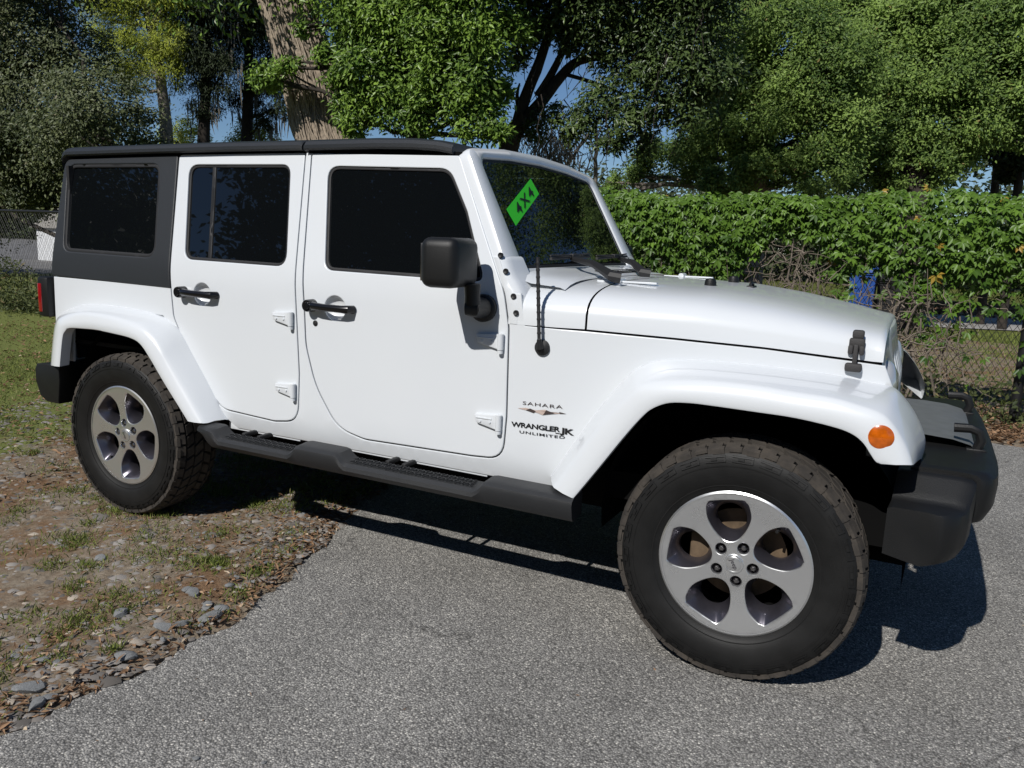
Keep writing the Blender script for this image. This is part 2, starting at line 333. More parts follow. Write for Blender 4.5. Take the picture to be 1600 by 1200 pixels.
def rounded(pts, r, n=6):
    out = []; N = len(pts)
    for i in range(N):
        p = np.array(pts[i][:2], float); ri = pts[i][2] if len(pts[i]) > 2 else r
        a = np.array(pts[i-1][:2], float)-p; b = np.array(pts[(i+1) % N][:2], float)-p
        la, lb = np.linalg.norm(a), np.linalg.norm(b); a /= la; b /= lb
        ang = math.acos(max(-1, min(1, float(a@b))))
        if ri <= 0 or ang > 3.05: out.append(tuple(p)); continue
        d = min(ri/math.tan(ang/2), 0.48*la, 0.48*lb); p0, p1 = p+a*d, p+b*d
        for k in range(n+1):
            t = k/n; out.append(tuple((1-t)**2*p0+2*t*(1-t)*p+t*t*p1))
    return out
def densify(loop, mx=0.05, mn=0.0028):
    keep = []
    for p in loop:
        if not keep or math.dist(p, keep[-1]) > mn: keep.append(p)
    if math.dist(keep[0], keep[-1]) < mn: keep.pop()
    loop = keep; out = []
    for i in range(len(loop)):
        a, b = np.array(loop[i]), np.array(loop[(i+1) % len(loop)]); L_ = np.linalg.norm(b-a)
        if L_ < 1e-6: continue
        for t in range(max(1, int(math.ceil(L_/mx)))): out.append(tuple(a+(b-a)*t/max(1, int(math.ceil(L_/mx)))))
    return out
def area2(loop):
    p = np.array(loop); q = np.roll(p, -1, 0); return float((p[:, 0]*q[:, 1]-q[:, 0]*p[:, 1]).sum())
def inset(loop, d):                                        # positive d shrinks the loop
    p = np.array(loop); s = 1 if area2(loop) > 0 else -1
    e1 = p-np.roll(p, 1, 0); e2 = np.roll(p, -1, 0)-p
    e1 /= np.linalg.norm(e1, axis=1)[:, None]+1e-12; e2 /= np.linalg.norm(e2, axis=1)[:, None]+1e-12
    n1 = np.stack([-e1[:, 1], e1[:, 0]], 1)*s; n2 = np.stack([-e2[:, 1], e2[:, 0]], 1)*s
    nn = n1+n2; nn /= np.linalg.norm(nn, axis=1)[:, None]+1e-12
    c = np.clip((nn*n1).sum(1), 0.5, 1)
    return [tuple(x) for x in p+nn*(d/c)[:, None]]
def inside(P, loop):
    P = np.atleast_2d(P); q = np.array(loop); r = np.roll(q, -1, 0); c = np.zeros(len(P), bool)
    for (x0, y0), (x1, y1) in zip(q, r):
        if y0 == y1: continue
        k = ((y0 > P[:, 1]) != (y1 > P[:, 1])) & (P[:, 0] < (x1-x0)*(P[:, 1]-y0)/(y1-y0)+x0); c ^= k
    return c
def panel(mb, outline, holes, fmap, t=0.02, er=0.004, grid=0.06, mi=0, dense=0.04):
    loops = [densify(outline, dense)]+[densify(h, dense) for h in holes]; rings = []; mb.oriented = True
    loops = [lp if (area2(lp) > 0) == (k == 0) else lp[::-1] for k, lp in enumerate(loops)]
    for k, lp in enumerate(loops):
        sg = 1 if k == 0 else -1
        rr = [(lp, t), (lp, er), (inset(lp, sg*0.29*er), 0.29*er), (inset(lp, sg*er), 0.0)]
        rows = [[fmap(u, v, d) for u, v in l2] for l2, d in rr]
        loft(mb, rows, True, False, mi)
        rings.append(rr[3][0])
    V = []; E = []
    for rg in rings:
        b = len(V); V += rg; E += [(b+i, b+(i+1) % len(rg)) for i in range(len(rg))]
    P = np.array(rings[0]); lo, hi = P.min(0), P.max(0)
    gx, gy = np.meshgrid(np.arange(lo[0]+grid*.37, hi[0], grid), np.arange(lo[1]+grid*.41, hi[1], grid)); G = np.stack([gx.ravel(), gy.ravel()], 1)
    k = inside(G, inset(rings[0], grid*0.3))
    for h in rings[1:]: k &= ~inside(G, inset(h, -grid*0.3))
    V += [tuple(x) for x in G[k]]
    co, _, F, ov, _, _ = delaunay_2d_cdt([Vector(v) for v in V], E, [], 0, 1e-6)
    C = np.array([np.mean([co[i] for i in f], axis=0) for f in F]); k = inside(C, rings[0])
    for h in rings[1:]: k &= ~inside(C, h)
    mb.add([fmap(c[0], c[1], 0.0) for c in co], [tuple(f) if (co[f[1]]-co[f[0]]).cross(co[f[2]]-co[f[0]]) > 0 else tuple(f)[::-1] for f, q in zip(F, k) if q], mi); return mb
def catmull(P, n):
    P = np.array(P, float); N = len(P); out = []
    for t in np.linspace(0, N-1, n):
        i = min(int(t), N-2); u = t-i
        p0, p1, p2, p3 = P[max(i-1, 0)], P[i], P[i+1], P[min(i+2, N-1)]
        out.append(0.5*((2*p1)+(-p0+p2)*u+(2*p0-5*p1+4*p2-p3)*u*u+(-p0+3*p1-3*p2+p3)*u**3))
    return np.array(out)
def tag(o, label=None, cat=None, group=None, kind=None):
    if label: o['label'] = label
    if cat: o['category'] = cat
    if group: o['group'] = group
    if kind: o['kind'] = kind
    return o
def empty(name, loc=(0, 0, 0), parent=None):
    o = bpy.data.objects.new(name, None); o.location = loc; o.empty_display_size = 0.2; return link(o, parent)
def text_pts(s, bold=0.0, spacing=1.0):
    c = bpy.data.curves.new("lettering", 'FONT'); c.body = s; c.offset = bold; c.space_character = spacing; c.resolution_u = 3
    o = bpy.data.objects.new("lettering", c); scene.collection.objects.link(o); bpy.context.view_layer.update()
    me = bpy.data.meshes.new_from_object(o.evaluated_get(bpy.context.evaluated_depsgraph_get()))
    V = np.array([v.co[:2] for v in me.vertices]); F = [tuple(p.vertices) for p in me.polygons]
    bpy.data.objects.remove(o); bpy.data.curves.remove(c); bpy.data.meshes.remove(me); return V, F
def fast_mesh(name, V, F, mat, rnd=None, parent=None, smooth=False):       # numpy arrays, equal-sided faces
    me = bpy.data.meshes.new(name); nv, (nf, k) = len(V), F.shape
    me.vertices.add(nv); me.vertices.foreach_set('co', np.asarray(V, np.float32).ravel())
    me.loops.add(nf*k); me.loops.foreach_set('vertex_index', F.astype(np.int32).ravel())
    me.polygons.add(nf); me.polygons.foreach_set('loop_start', np.arange(0, nf*k, k, dtype=np.int32))
    if smooth: me.polygons.foreach_set('use_smooth', np.ones(nf, bool))
    me.update(calc_edges=True); me.materials.append(mat)
    if rnd is not None:
        a = me.attributes.new("rnd", 'FLOAT', 'FACE'); a.data.foreach_set('value', np.asarray(rnd, np.float32))
    return link(bpy.data.objects.new(name, me), parent)

# ------------------------------------------------------------------ ground, paving, lane
rng = np.random.default_rng(7); random.seed(7)
def flat(name, loop, z, mat, thick=0.0):
    mb = MB(); n = len(loop); v = [(x, y, z) for x, y in loop]; f = [tuple(range(n))]
    if thick:
        v += [(x, y, z-thick) for x, y in loop]; f += [(i, (i+1) % n, n+(i+1) % n, n+i) for i in range(n)]
    return tag(mb.add(v, f).build(name, mat), kind='structure')
flat("ground", [(-400, -400), (400, -400), (400, 400), (-400, 400)], -0.05, M['field'])
edge = [(-1.45, -6), (-1.52, -4), (-1.60, -3), (-1.66, -2.27), (-1.66, -1.85), (-1.68, -1.4), (-1.76, -1.0), (-1.84, -0.65), (-1.89, -0.5), (-2.02, -0.27), (-2.12, 0.1), (-2.35, 1.0), (-2.7, 2.2), (-2.9, 3.45)]
el = []
for (a, b) in zip(edge[:-1], edge[1:]):
    n = max(2, int(math.dist(a, b)/0.03))
    for i in range(n):
        t = i/n; el.append((a[0]+(b[0]-a[0])*t, a[1]+(b[1]-a[1])*t))
el = [(x+0.035*math.sin(y*3.1)+0.016*math.sin(y*17+1)+rng.normal(0, 0.007), y) for x, y in el]
def edge_x(y): return np.interp(y, [p[1] for p in el], [p[0] for p in el])
far = [(x, 3.62+0.06*math.sin(x*2.3)+0.03*math.sin(x*9)+rng.normal(0, 0.012)) for x in np.arange(-2.85, 9, 0.05)]
flat("driveway", [(12, -6)][::-1]+[(9, 3.6)]+far[::-1]+el[::-1], 0.0, M['asphalt'], 0.04)
# dirt verge: a gently uneven sheet
nx, ny = 190, 150
X, Y = np.meshgrid(np.linspace(-22, 4.5, nx), np.linspace(-6.5, 12.5, ny), indexing='ij')
def hfield(x, y):
    return 0.010*np.sin(x*2.1+np.sin(y*1.3))+0.008*np.sin(y*2.7+x*.8)+0.004*np.sin(x*9+y*7)
Z = hfield(X, Y)-0.004
inpave = (X > edge_x(np.clip(Y, -6, 3.45))-0.12) & (Y < 3.65)
Z[inpave] = -0.022
Z[0, :] = Z[-1, :] = -0.06; Z[:, 0] = Z[:, -1] = -0.06
o = fast_mesh("dirt_verge", np.stack([X, Y, Z], -1).reshape(-1, 3), np.array(grid_faces(nx, ny)), M['dirt'], smooth=True); tag(o, kind='structure')
lane = [(-40, 16.2), (-10, 15.2), (0.0, 15.0), (2.5, 15.9), (6, 16.6), (30, 19), (30, 24.5), (6, 21.5), (2.7, 20.8), (0, 18.6), (-10, 18.2), (-40, 19.5)]
flat("lane", lane, -0.03, M['tarmac_far'])

# ------------------------------------------------------------------ the car
car = empty("parked_car")
tag(car, "white four door off road car with charcoal hardtop parked half on the asphalt", "car")
def fm(u, v, d): return (u, float(yside(u, v))+d, v)
def both(fn):                                              # the right flank, then the left one as its mirror
    for s in (-1, 1): fn(s)
def sb(mb, s, *a, **k):
    if s > 0: mb.flip_y()
    return mb.build(*a, **k)
# door outlines (x, z) traced on the flank
RD = rounded([(-2.757, 1.748, .02), (-2.715, 1.30, 0), (-2.697, 1.10, .1), (-2.685, .99, .1), (-2.60, .845, .2), (-2.46, .665, .2), (-2.37, .588, .12), (-2.06, .573, .1), (-1.922, .592, .12), (-1.916, .80, 0), (-1.94, 1.15, .3), (-1.985, 1.745, .015)], .05)
FD = rounded([(-1.945, 1.742, .015), (-1.205, 1.722, .02), (-1.06, 1.45, 0), (-.93, 1.21, .25), (-.905, 1.09, .25), (-.897, .75, .1), (-.905, .585, .16), (-1.04, .575, .1), (-1.56, .563, .2), (-1.70, .595, .25), (-1.82, .76, .4), (-1.875, .93, .3), (-1.885, 1.1, 0), (-1.905, 1.30, 0)], .05)
RW = rounded(sxz([(295, 257), (454, 257), (447, 417), (288, 405)]), .055)
FW = rounded([(*p, r) for p, r in zip(sxz([(512, 259), (703, 263), (730, 330), (747, 400), (757, 441), (507, 422)]), (.055, .09, .1, .1, .03, .05))], .05)
QW = rounded(sxz([(107, 257), (251, 256), (243, 403), (100, 392)]), .06)
G = 0.0058
def side_shell(s):
    rd, fd = inset(densify(RD, .03), -G), inset(densify(FD, .03), -G)
    # one outline round the rear quarter, the B pillar, the sill, the cowl side and the front wing
    def sub(lp, p0, p1, ccw):
        P = np.array(lp); i0 = int(np.argmin(((P-p0)**2).sum(1))); i1 = int(np.argmin(((P-p1)**2).sum(1)))
        if ccw: ids = [(i0+k) % len(P) for k in range((i1-i0) % len(P)+1)]
        else: ids = [(i0-k) % len(P) for k in range((i0-i1) % len(P)+1)]
        return [tuple(P[i]) for i in ids]
    c_rd = area2(rd) > 0; c_fd = area2(fd) > 0
    ol = [(-3.575, .70), (-3.575, 1.132)]
    ol += sub(rd, (-2.699, 1.118), (-1.985, 1.748), c_rd)
    ol += sub(fd, (-1.948, 1.746), (-.93, 1.215), c_fd)
    ol += [(-.86, 1.215), (-.835, 1.098), (-.6, 1.096), (-.3, 1.088), (0, 1.076), (.37, 1.048), (.40, .98), (.39, .93)]
    ol += [(x, z-.03) for x, z in [(.30, .985), (.1, .99), (-.15, .985), (-.27, .955), (-.36, .88), (-.47, .74), (-.60, .60), (-.655, .545)]]
    ol += [(-.66, .50), (-2.30, .50), (-2.36, .545), (-2.43, .60), (-2.495, .675), (-2.625, .845), (-2.705, .95), (-2.76, .99), (-2.95, 1.0), (-3.2, 1.0), (-3.36, .985), (-3.43, .93), (-3.44, .70)]
    mb = MB(); panel(mb, ol, [], fm, t=.010, er=.003, grid=.07); sb(mb, s, "body_side", M['paint'], car, angle=16)
both(side_shell)
def make_door(s, outline, win, kind):
    h0, h1 = (side(288, 456), side(338, 461)) if kind == 'r' else (side(489, 477), side(551, 483))
    cc = ((h0[0]+h1[0])/2+.012, h0[2]-.004); cup = [(cc[0]+.055*math.cos(a), cc[1]+.052*math.sin(a)) for a in np.linspace(0, 2*math.pi, 37)[:-1]]
    mb = MB(); panel(mb, outline, [win, cup], fm, t=.012, er=.004, grid=.06)
    d = sb(mb, s, "rear_door" if kind == 'r' else "front_door", M['paint'], car, angle=16)
    w2 = inset(densify(win, .03), -.003)
    mb = MB(); panel(mb, w2, [inset(w2, .016)], lambda u, v, q: fm(u, v, q+.007), t=.02, er=.003, grid=.3); sb(mb, s, "window_seal", M['trim'], d)
    mb = MB(); panel(mb, inset(w2, .012), [], lambda u, v, q: fm(u, v, q+.013), t=.005, er=.001, grid=.12); sb(mb, s, "window_pane", M['glass'], d, angle=11)
    if kind == 'r':
        a, b = side(333, 257), side(325, 408)
        mb = MB(); panel(mb, [(a[0]-.011, a[2]), (a[0]+.011, a[2]), (b[0]+.011, b[2]), (b[0]-.011, b[2])], [], lambda u, v, q: fm(u, v, q+.008), t=.01, er=.003, grid=.3)
        sb(mb, s, "divider_bar", M['trim'], d)
    # handle: recessed cup, round button housing and grab bar
    zc = h0[2]; y0 = float(yside(h0[0], zc))
    mb = MB()
    loft(mb, [[(cc[0]+(u-cc[0])*k, float(yside(u, v))+dd, cc[1]+(v-cc[1])*k) for u, v in cup] for k, dd in ((1.03, .008), (.97, .010), (.85, .020), (.6, .028), (.3, .031), (.02, .032))], True); sb(mb, s, "handle_cup", M['cup'], d)
    mb = MB(); xa, xb = h0[0], h1[0]
    lathe_y(mb, [(.0, -.048), (.014, -.048), (.016, -.044), (.017, -.040), (.019, -.040), (.024, -.042), (.026, -.036), (.027, 0)], 24, c=(xa, y0, zc))
    tube(mb, [(xa+.01, y0-.022, zc), (xa+.045, y0-.036, zc), (xa+.09, y0-.040, zc-.001), (xb-.03, y0-.038, zc-.002), (xb-.006, y0-.03, zc-.003), (xb+.006, y0, zc-.003)], [.02, .017, .0155, .0155, .018, .017], 12)
    sb(mb, s, "door_handle", M['gloss_black'], d)
    if kind == 'f':
        q = side(493, 505); mb = MB(); disc(mb, (q[0], y0-.001, q[2]), (0, -1, 0), .0125, .004); disc(mb, (q[0], y0-.004, q[2]), (0, -1, 0), .007, .003); sb(mb, s, "door_lock", M['trim'], d)
    for (px, py) in ([(443, 497), (447, 608)] if kind == 'r' else [(766, 532), (763, 657)]):
        q = side(px, py); yq = float(yside(q[0], q[2])); k = 1.0; mb = MB()
        L2, hh = .058, .030
        lp = rounded([(q[0]-L2, q[2]+hh*.75, .008), (q[0]+L2-.015, q[2]+hh, .004), (q[0]+L2-.015, q[2]-hh, .004), (q[0]-L2+.01, q[2]-hh*.35, .012)], .005)
        panel(mb, lp, [], lambda u, v, e: (u, yq-.016+e, v), t=.02, er=.005, grid=.3)
        box(mb, (q[0]-.012, yq-.016, q[2]+hh*.35), (.07, .006, .006), .002)
        tube(mb, [(q[0]+L2-.008, yq-.012, q[2]-hh), (q[0]+L2-.008, yq-.012, q[2]+hh)], .012, 14)
        tube(mb, [(q[0]+L2-.008, yq-.012, q[2]-hh-.014), (q[0]+L2-.008, yq-.012, q[2]-hh-.002)], .0105, 14)
        disc(mb, (q[0]-.028, yq-.016, q[2]-.002), (0, -1, 0), .006, .0035, 10); disc(mb, (q[0]+.014, yq-.016, q[2]-.002), (0, -1, 0), .006, .0035, 10)
        sb(mb, s, "door_hinge", M['paint'], d)
M['cup'] = plain("cup_paint", (0.70, 0.72, 0.74), 0.35, coat=0.5)
both(lambda s: make_door(s, RD, RW, 'r')); both(lambda s: make_door(s, FD, FW, 'f'))

# hardtop: quarter panels, roof, rear face
def quarter(s):
    ol = rounded([(-3.585, 1.137, .01), (-3.597, 1.735, .05), (-2.762, 1.748, .01), (-2.718, 1.30, 0), (-2.703, 1.123, .005)], .01)
    mb = MB(); panel(mb, ol, [QW], lambda u, v, d: fm(u, v, d-.004), t=.03, er=.006, grid=.07)
    q = sb(mb, s, "hardtop_side", M['hardtop'], car, angle=16)
    w2 = inset(densify(QW, .03), -.004)
    mb = MB(); panel(mb, w2, [inset(w2, .02)], lambda u, v, e: fm(u, v, e+.001), t=.02, er=.004, grid=.3); sb(mb, s, "window_seal", M['trim'], q)
    mb = MB(); panel(mb, inset(w2, .014), [], lambda u, v, e: fm(u, v, e+.010), t=.005, er=.001, grid=.12); sb(mb, s, "window_pane", M['glass'], q, angle=11)
both(quarter)
def roof_section(x, dz=0.0, k=1.0, cr=0.0):
    half = [(.60, 1.7535), (.686, 1.7535), (.694, 1.760), (.694, 1.774), (.682, 1.789), (.655, 1.799), (.58, 1.806), (.40, 1.815), (.2, 1.82)]
    half = [(y, z-cr*(1-(y/.70)**2)) for y, z in half]
    pts = [(-y*k, z+dz) for y, z in half]+[(0, 1.822+dz-cr)]+[(y*k, z+dz) for y, z in half[::-1]]
    return [(x, y, z) for y, z in pts]
def roof(name, xs):
    mb = MB(); rows = [roof_section(*q) for q in xs]; loft(mb, rows, caps=True)
    return mb.build(name, M['hardtop'], car, angle=28)
roof("hardtop_roof", [(-3.612, -.075, .97), (-3.61, -.035, .98), (-3.595, -.015, .99), (-3.56, -.004, 1), (-3.0, 0, 1), (-2.4, .002, 1), (-1.985, .0, 1), (-1.978, -.004, .997)])
roof("roof_panel", [(-1.968, -.004, .997), (-1.961, 0, 1), (-1.6, .0, 1), (-1.42, -.004, .997, .008), (-1.30, -.012, .988, .024), (-1.235, -.024, .978, .036)])
mb = MB(); panel(mb, rounded([(-.77, .62), (.77, .62), (.77, 1.13), (.66, 1.74), (-.66, 1.74), (-.77, 1.13)], .04), [rounded([(-.62, 1.2), (.62, 1.2), (.56, 1.66), (-.56, 1.66)], .05)], lambda u, v, d: (-3.59+d, u, v), t=.03, er=.01, grid=.2)
tg = mb.build("tailgate", M['paint'], car)
mb = MB(); panel(mb, rounded([(-.63, 1.19), (.63, 1.19), (.57, 1.67), (-.57, 1.67)], .05), [], lambda u, v, d: (-3.58+d, u, v), t=.01, er=.001, grid=.2); mb.build("window_pane", M['glass'], tg)
def tail(s):
    mb = MB(); box(mb, (-3.63, -.745, 1.025), (.085, .15, .21), .015); t = sb(mb, s, "tail_lamp", M['plastic'], car)
    mb = MB(); box(mb, (-3.665, -.745, 1.03), (.03, .125, .16), .008); box(mb, (-3.648, -.815, 1.02), (.03, .02, .15), .006); sb(mb, s, "lamp_lens", M['red'], t)
both(tail)

# bonnet, cowl, windscreen frame
def bonnet_section(x, n=29, lo=0.0):
    w = float(np.interp(1.08, KZ, KY)-wfront(x))
    sz = float(np.interp(x, [-.9, -.6, -.3, 0, .38, .42], [1.10, 1.104, 1.096, 1.084, 1.056, 1.05]))
    zc = float(np.interp(x, [-.9, -.6, -.22, .0, .23, .32], [1.272, 1.268, 1.258, 1.232, 1.19, 1.168]))
    rows = []
    for a in np.linspace(0, math.pi, n):
        c, s_ = math.cos(a), math.sin(a); p = 2/3.7
        rows.append((x, -w*math.copysign(abs(c)**p, c), sz+(zc-sz)*abs(s_)**p))
    return rows
xs = [-.597, -.594]+list(np.linspace(-.57, .33, 19))
rows = [bonnet_section(x) for x in xs]
for dx, f in ((.012, .985), (.022, .95), (.029, .90), (.033, .84)):     # front lip rolls down over the grille
    b = bonnet_section(.33); zb = b[0][2]; rows.append([(.33+dx, y, zb+(z-zb)*f) for x, y, z in b])
mb = MB(); loft(mb, rows); bonnet = mb.build("bonnet", M['paint'], car, angle=50)
mb = MB(); loft(mb, [bonnet_section(x) for x in (-.905, -.80, -.70, -.61, -.605)]); cowl = mb.build("cowl", M['paint'], car, angle=50)
mb = MB()
loft(mb, [[(x, y*.985, z-.012) for x, y, z in bonnet_section(q)] for q in (-.62, -.58)])
for s in (-1, 1):                                               # dark backing strip that paints in the shade of the shut lines
    loft(mb, [[(x, s*(float(np.interp(1.08, KZ, KY)-wfront(x))-.008), float(np.interp(x, [-.9, -.6, -.3, 0, .38], [1.10, 1.104, 1.096, 1.084, 1.056]))+z) for z in (-.04, .010)] for x in np.linspace(-.9, .36, 14)])
    m2 = MB()
    for lp in (RD, FD): panel(m2, inset(densify(lp, .03), -.016), [inset(densify(lp, .03), .016)], lambda u, v, d: fm(u, v, d+.0115), t=.004, er=.0005, grid=.5)
    if s > 0: m2.flip_y()
    mb.add(m2.v, m2.f)
mb.build("shut_line_shade", M['dark'], car)
# grille panel with seven slots, headlamps
def gx(y, z): return float(np.interp(z, [.70, .80, .97, 1.05, 1.2], [.43, .435, .428, .405, .378]))-.035*(y/.56)**2-.012
ol = rounded([(-.50, .72), (.50, .72), (.555, .86), (.55, 1.05), (.48, 1.115), (.25, 1.15), (-.25, 1.15), (-.48, 1.115), (-.55, 1.05), (-.555, .86)], .04)
hl = [[(s*.405+.098*math.cos(a), .955+.098*math.sin(a)) for a in np.linspace(0, 2*math.pi, 28)[:-1]] for s in (-1, 1)]
sl = [rounded([(c-.022, .80), (c+.022, .80), (c+.022, 1.06), (c-.022, 1.06)], .02) for c in np.arange(-3, 4)*.078]
mb = MB(); panel(mb, ol, hl+sl, lambda u, v, d: (gx(u, v)-d, u, v), t=.05, er=.01, grid=.06)
grille = mb.build("grille", M['paint'], car)
mb = MB(); box(mb, (.325, 0, .93), (.02, .98, .30)); mb.build("radiator_shade", M['dark'], grille)
def lampf(s):
    mb = MB(); lathe_y(mb, [(.0, -.03), (.05, -.025), (.085, -.008), (.096, .01), (.096, .05)], 28)
    mb.v = [(-y+.385, x-.405, z+.955) for x, y, z in mb.v]; sb(mb, s, "headlight", M['lens'], car)
M['lens'] = plain("clear_lens", (0.55, 0.57, 0.58), 0.08, metal=0.4, coat=1.0)
both(lampf)
# windscreen frame in its own leaning plane
WP = np.array([-.905, 0, 1.275]); WU = np.array([-.54, 0, 1.0]); WU /= np.linalg.norm(WU); WN = np.array([WU[2], 0, -WU[0]])
def wmap(off=0.0):
    def f(u, v, d):
        bow = -.005*(u/.65)**2
        return tuple(WP+WU*v+np.array([0, u, 0])+WN*(off-d+bow))
    return f
def wcoord(px, py, off=-.0125):
    bow = 0.0
    for _ in range(12):
        p = WP+WN*(off+bow); P = on_plane(px, py, p, WN); bow = -.005*(P[1]/.65)**2
    return float(P[1]), float((P-p)@WU)
gl = [wcoord(752, 247), wcoord(822, 419)]
WB_, WT_ = .040, .512
glass_ol = rounded([(-.615, WB_, .02), (.615, WB_, .02), (.588, WT_, .06), (.3, WT_+.022, .4), (.0, WT_+.03, 0), (-.3, WT_+.022, .4), (-.588, WT_, .06)], .04)
frame_ol = rounded([(-.765, -.06, .02), (.765, -.06, .02), (.767, .0, .02), (.709, .30, .2), (.666, .552, .06), (.34, .586, .4), (0, .596, 0), (-.34, .586, .4), (-.666, .552, .06), (-.709, .30, .2), (-.767, .0, .02)], .05)
mb = MB(); panel(mb, frame_ol, [glass_ol], wmap(), t=.075, er=.020, grid=.08, dense=.05); wf = mb.build("windscreen_frame", M['paint'], car, angle=40)
mb = MB(); panel(mb, inset(densify(glass_ol, .05), .0015), [], wmap(-.014), t=.006, er=.001, grid=.1); mb.build("windscreen", M['screen'], wf, angle=11)
mb = MB(); g2 = inset(densify(glass_ol, .05), .0005); panel(mb, g2, [inset(g2, .011)], wmap(-.0125), t=.012, er=.001, grid=.3); mb.build("windscreen_seal", M['trim'], wf)
# the seam and bolts at the foot of the pillar
def bolts(s):
    for (px, py) in [(783, 399), (791, 424), (803, 463), (807, 489)]:
        q = side(px, py); y = float(yside(q[0], q[2])); mb = MB(); n = (0.05, -1, .1)
        disc(mb, (q[0], y-.001, q[2]), n, .0105, .008, 16, -.003); sb(mb, s, "frame_bolt", M['trim'], car)
both(bolts)
def pillar_foot(s):                                              # hinge bracket covering the pillar foot
    mb = MB(); rows = []
    for z in list(np.linspace(1.102, 1.33, 14))+[1.341, 1.346]:
        xd = float(np.interp(z, [1.09, 1.15, 1.21, 1.345], [-.900, -.910, -.926, -.996])); wz = min(1, max(0, (z-1.12)/.16)); e = .006 if z > 1.343 else 0
        xf = (1-wz)*-.838+wz*(WP[0]-.54*(z-1.275)-.018)+.014*wz-e; yo = float(yside(xd, z))-.002+e; yi = (1-wz)*-.70+wz*-.625
        rows.append([(xd+.004, yo+.02, z), (xd+.001, yo+.003, z), (xd+.006, yo, z), ((xd+xf)/2, yo, z), (xf-.03, yo+.001, z), (xf-.012, yo+.008, z), (xf-.002, yo+.022, z), (xf+.004, yo+.045, z), (xf+.010, yi, z)])
    loft(mb, rows); mb.f.append(tuple(range(len(mb.v)-9, len(mb.v)))); mb.mi.append(0); sb(mb, s, "pillar_bracket", M['paint'], car, angle=40)
both(pillar_foot)
# cowl furniture: wipers, washer nozzles, bonnet hinges, rubber stops, loop
mb = MB(); loft(mb, [[(x, y, z-.006*(y/.6)**2-.03*(abs(y)/.70)**10) for y in np.linspace(-.70, .70, 29)] for x, z in ((-.72, 1.2715), (-.74, 1.279), (-.86, 1.288), (-.91, 1.302))]); mb.build("cowl_vent", M['paint'], cowl)
mb = MB()
for k in range(16):
    for q_ in range(3): box(mb, (-.76-.03*q_, -.12+.04*k, 1.283+.003*q_), (.014, .028, .003))
mb.build("vent_slot", M['dark'], cowl)
for (px, py, qx, qy, lx, rx) in [(957, 432, 893, 404, -.40, .04), (1005, 426, 968, 404, .12, .56)]:
    a = on_z(px, py, 1.287); b_ = on_plane(qx, qy, WP+WN*.022, WN); mb = MB()
    tube(mb, [a+np.array([.03, .01, -.004]), a, a*.5+b_*.5+np.array([.012, 0, .012]), b_], [.022, .021, .015, .009], 8); mb.build("wiper_arm", M['trim'], cowl)
    p0 = WP+WN*.018+WU*.062+np.array([0, lx, 0]); p1 = WP+WN*.018+WU*.072+np.array([0, rx, 0]); mb = MB()
    tube(mb, [p0, (p0+p1)/2+WN*.006, p1], .0065, 6); tube(mb, [p0+WU*.012+WN*.004, (p0+p1)/2+WN*.022, p1+WU*.012+WN*.004], .004, 6); box(mb, tuple((p0+p1)/2+WN*.016), (.02, .07, .018), .004); mb.build("wiper_blade", M['latch'], cowl)
for s in (-1, 1):
    hx, hy, hz = -.585, s*.455, 1.262
    mb = MB(); tube(mb, [(hx-.01, hy-.03, hz+.006), (hx-.01, hy+.03, hz+.006)], .013, 12); box(mb, (hx+.07, hy, hz+.003), (.14, .024, .008), .003)
    box(mb, (hx-.06, hy, hz+.001), (.08, .03, .008), .003); mb.build("bonnet_hinge", M['paint'], bonnet)
    mb = MB(); hx, hy, hz = -.30, s*.22, 1.252
    rows = [[(hx+r*math.cos(a), hy+r*math.sin(a), hz+h) for a in np.linspace(0, 2*math.pi, 21)[:-1]] for r, h in ((.024, -.01), (.023, .02), (.019, .033), (.004, .036))]
    loft(mb, rows, True); mb.build("rubber_stop", M['plastic'], bonnet)
mb = MB(); tube(mb, [(-.18, -.03, 1.24), (-.18, -.022, 1.265), (-.18, 0, 1.272), (-.18, .022, 1.265), (-.18, .03, 1.24)], .007, 8); box(mb, (-.18, 0, 1.253), (.03, .075, .012), .004); mb.build("footman_loop", M['plastic'], bonnet)
for (x, y) in [(-.37, -.27), (-.37, .27)]:
    mb = MB(); box(mb, (x, y, 1.2475), (.03, .018, .012), .004); mb.build("washer_nozzle", M['plastic'], bonnet)
# bonnet latches
def latch(s):
    q = side(1337, 552); x, z = q[0], q[2]; y = float(yside(x, z)); mb = MB()
    box(mb, (x+.002, y+.010, z+.062), (.036, .030, .028), .007)
    box(mb, (x+.001, y+.001, z+.032), (.048, .024, .036), .007)
    box(mb, (x-.016, y-.008, z+.012), (.016, .024, .032), .006); box(mb, (x+.018, y-.008, z+.012), (.016, .024, .032), .006)
    box(mb, (x, y-.010, z-.008), (.015, .018, .078), .005)
    box(mb, (x-.002, y-.011, z-.046), (.052, .030, .028), .007)
    sb(mb, s, "bonnet_latch", M['latch'], car)
both(latch)

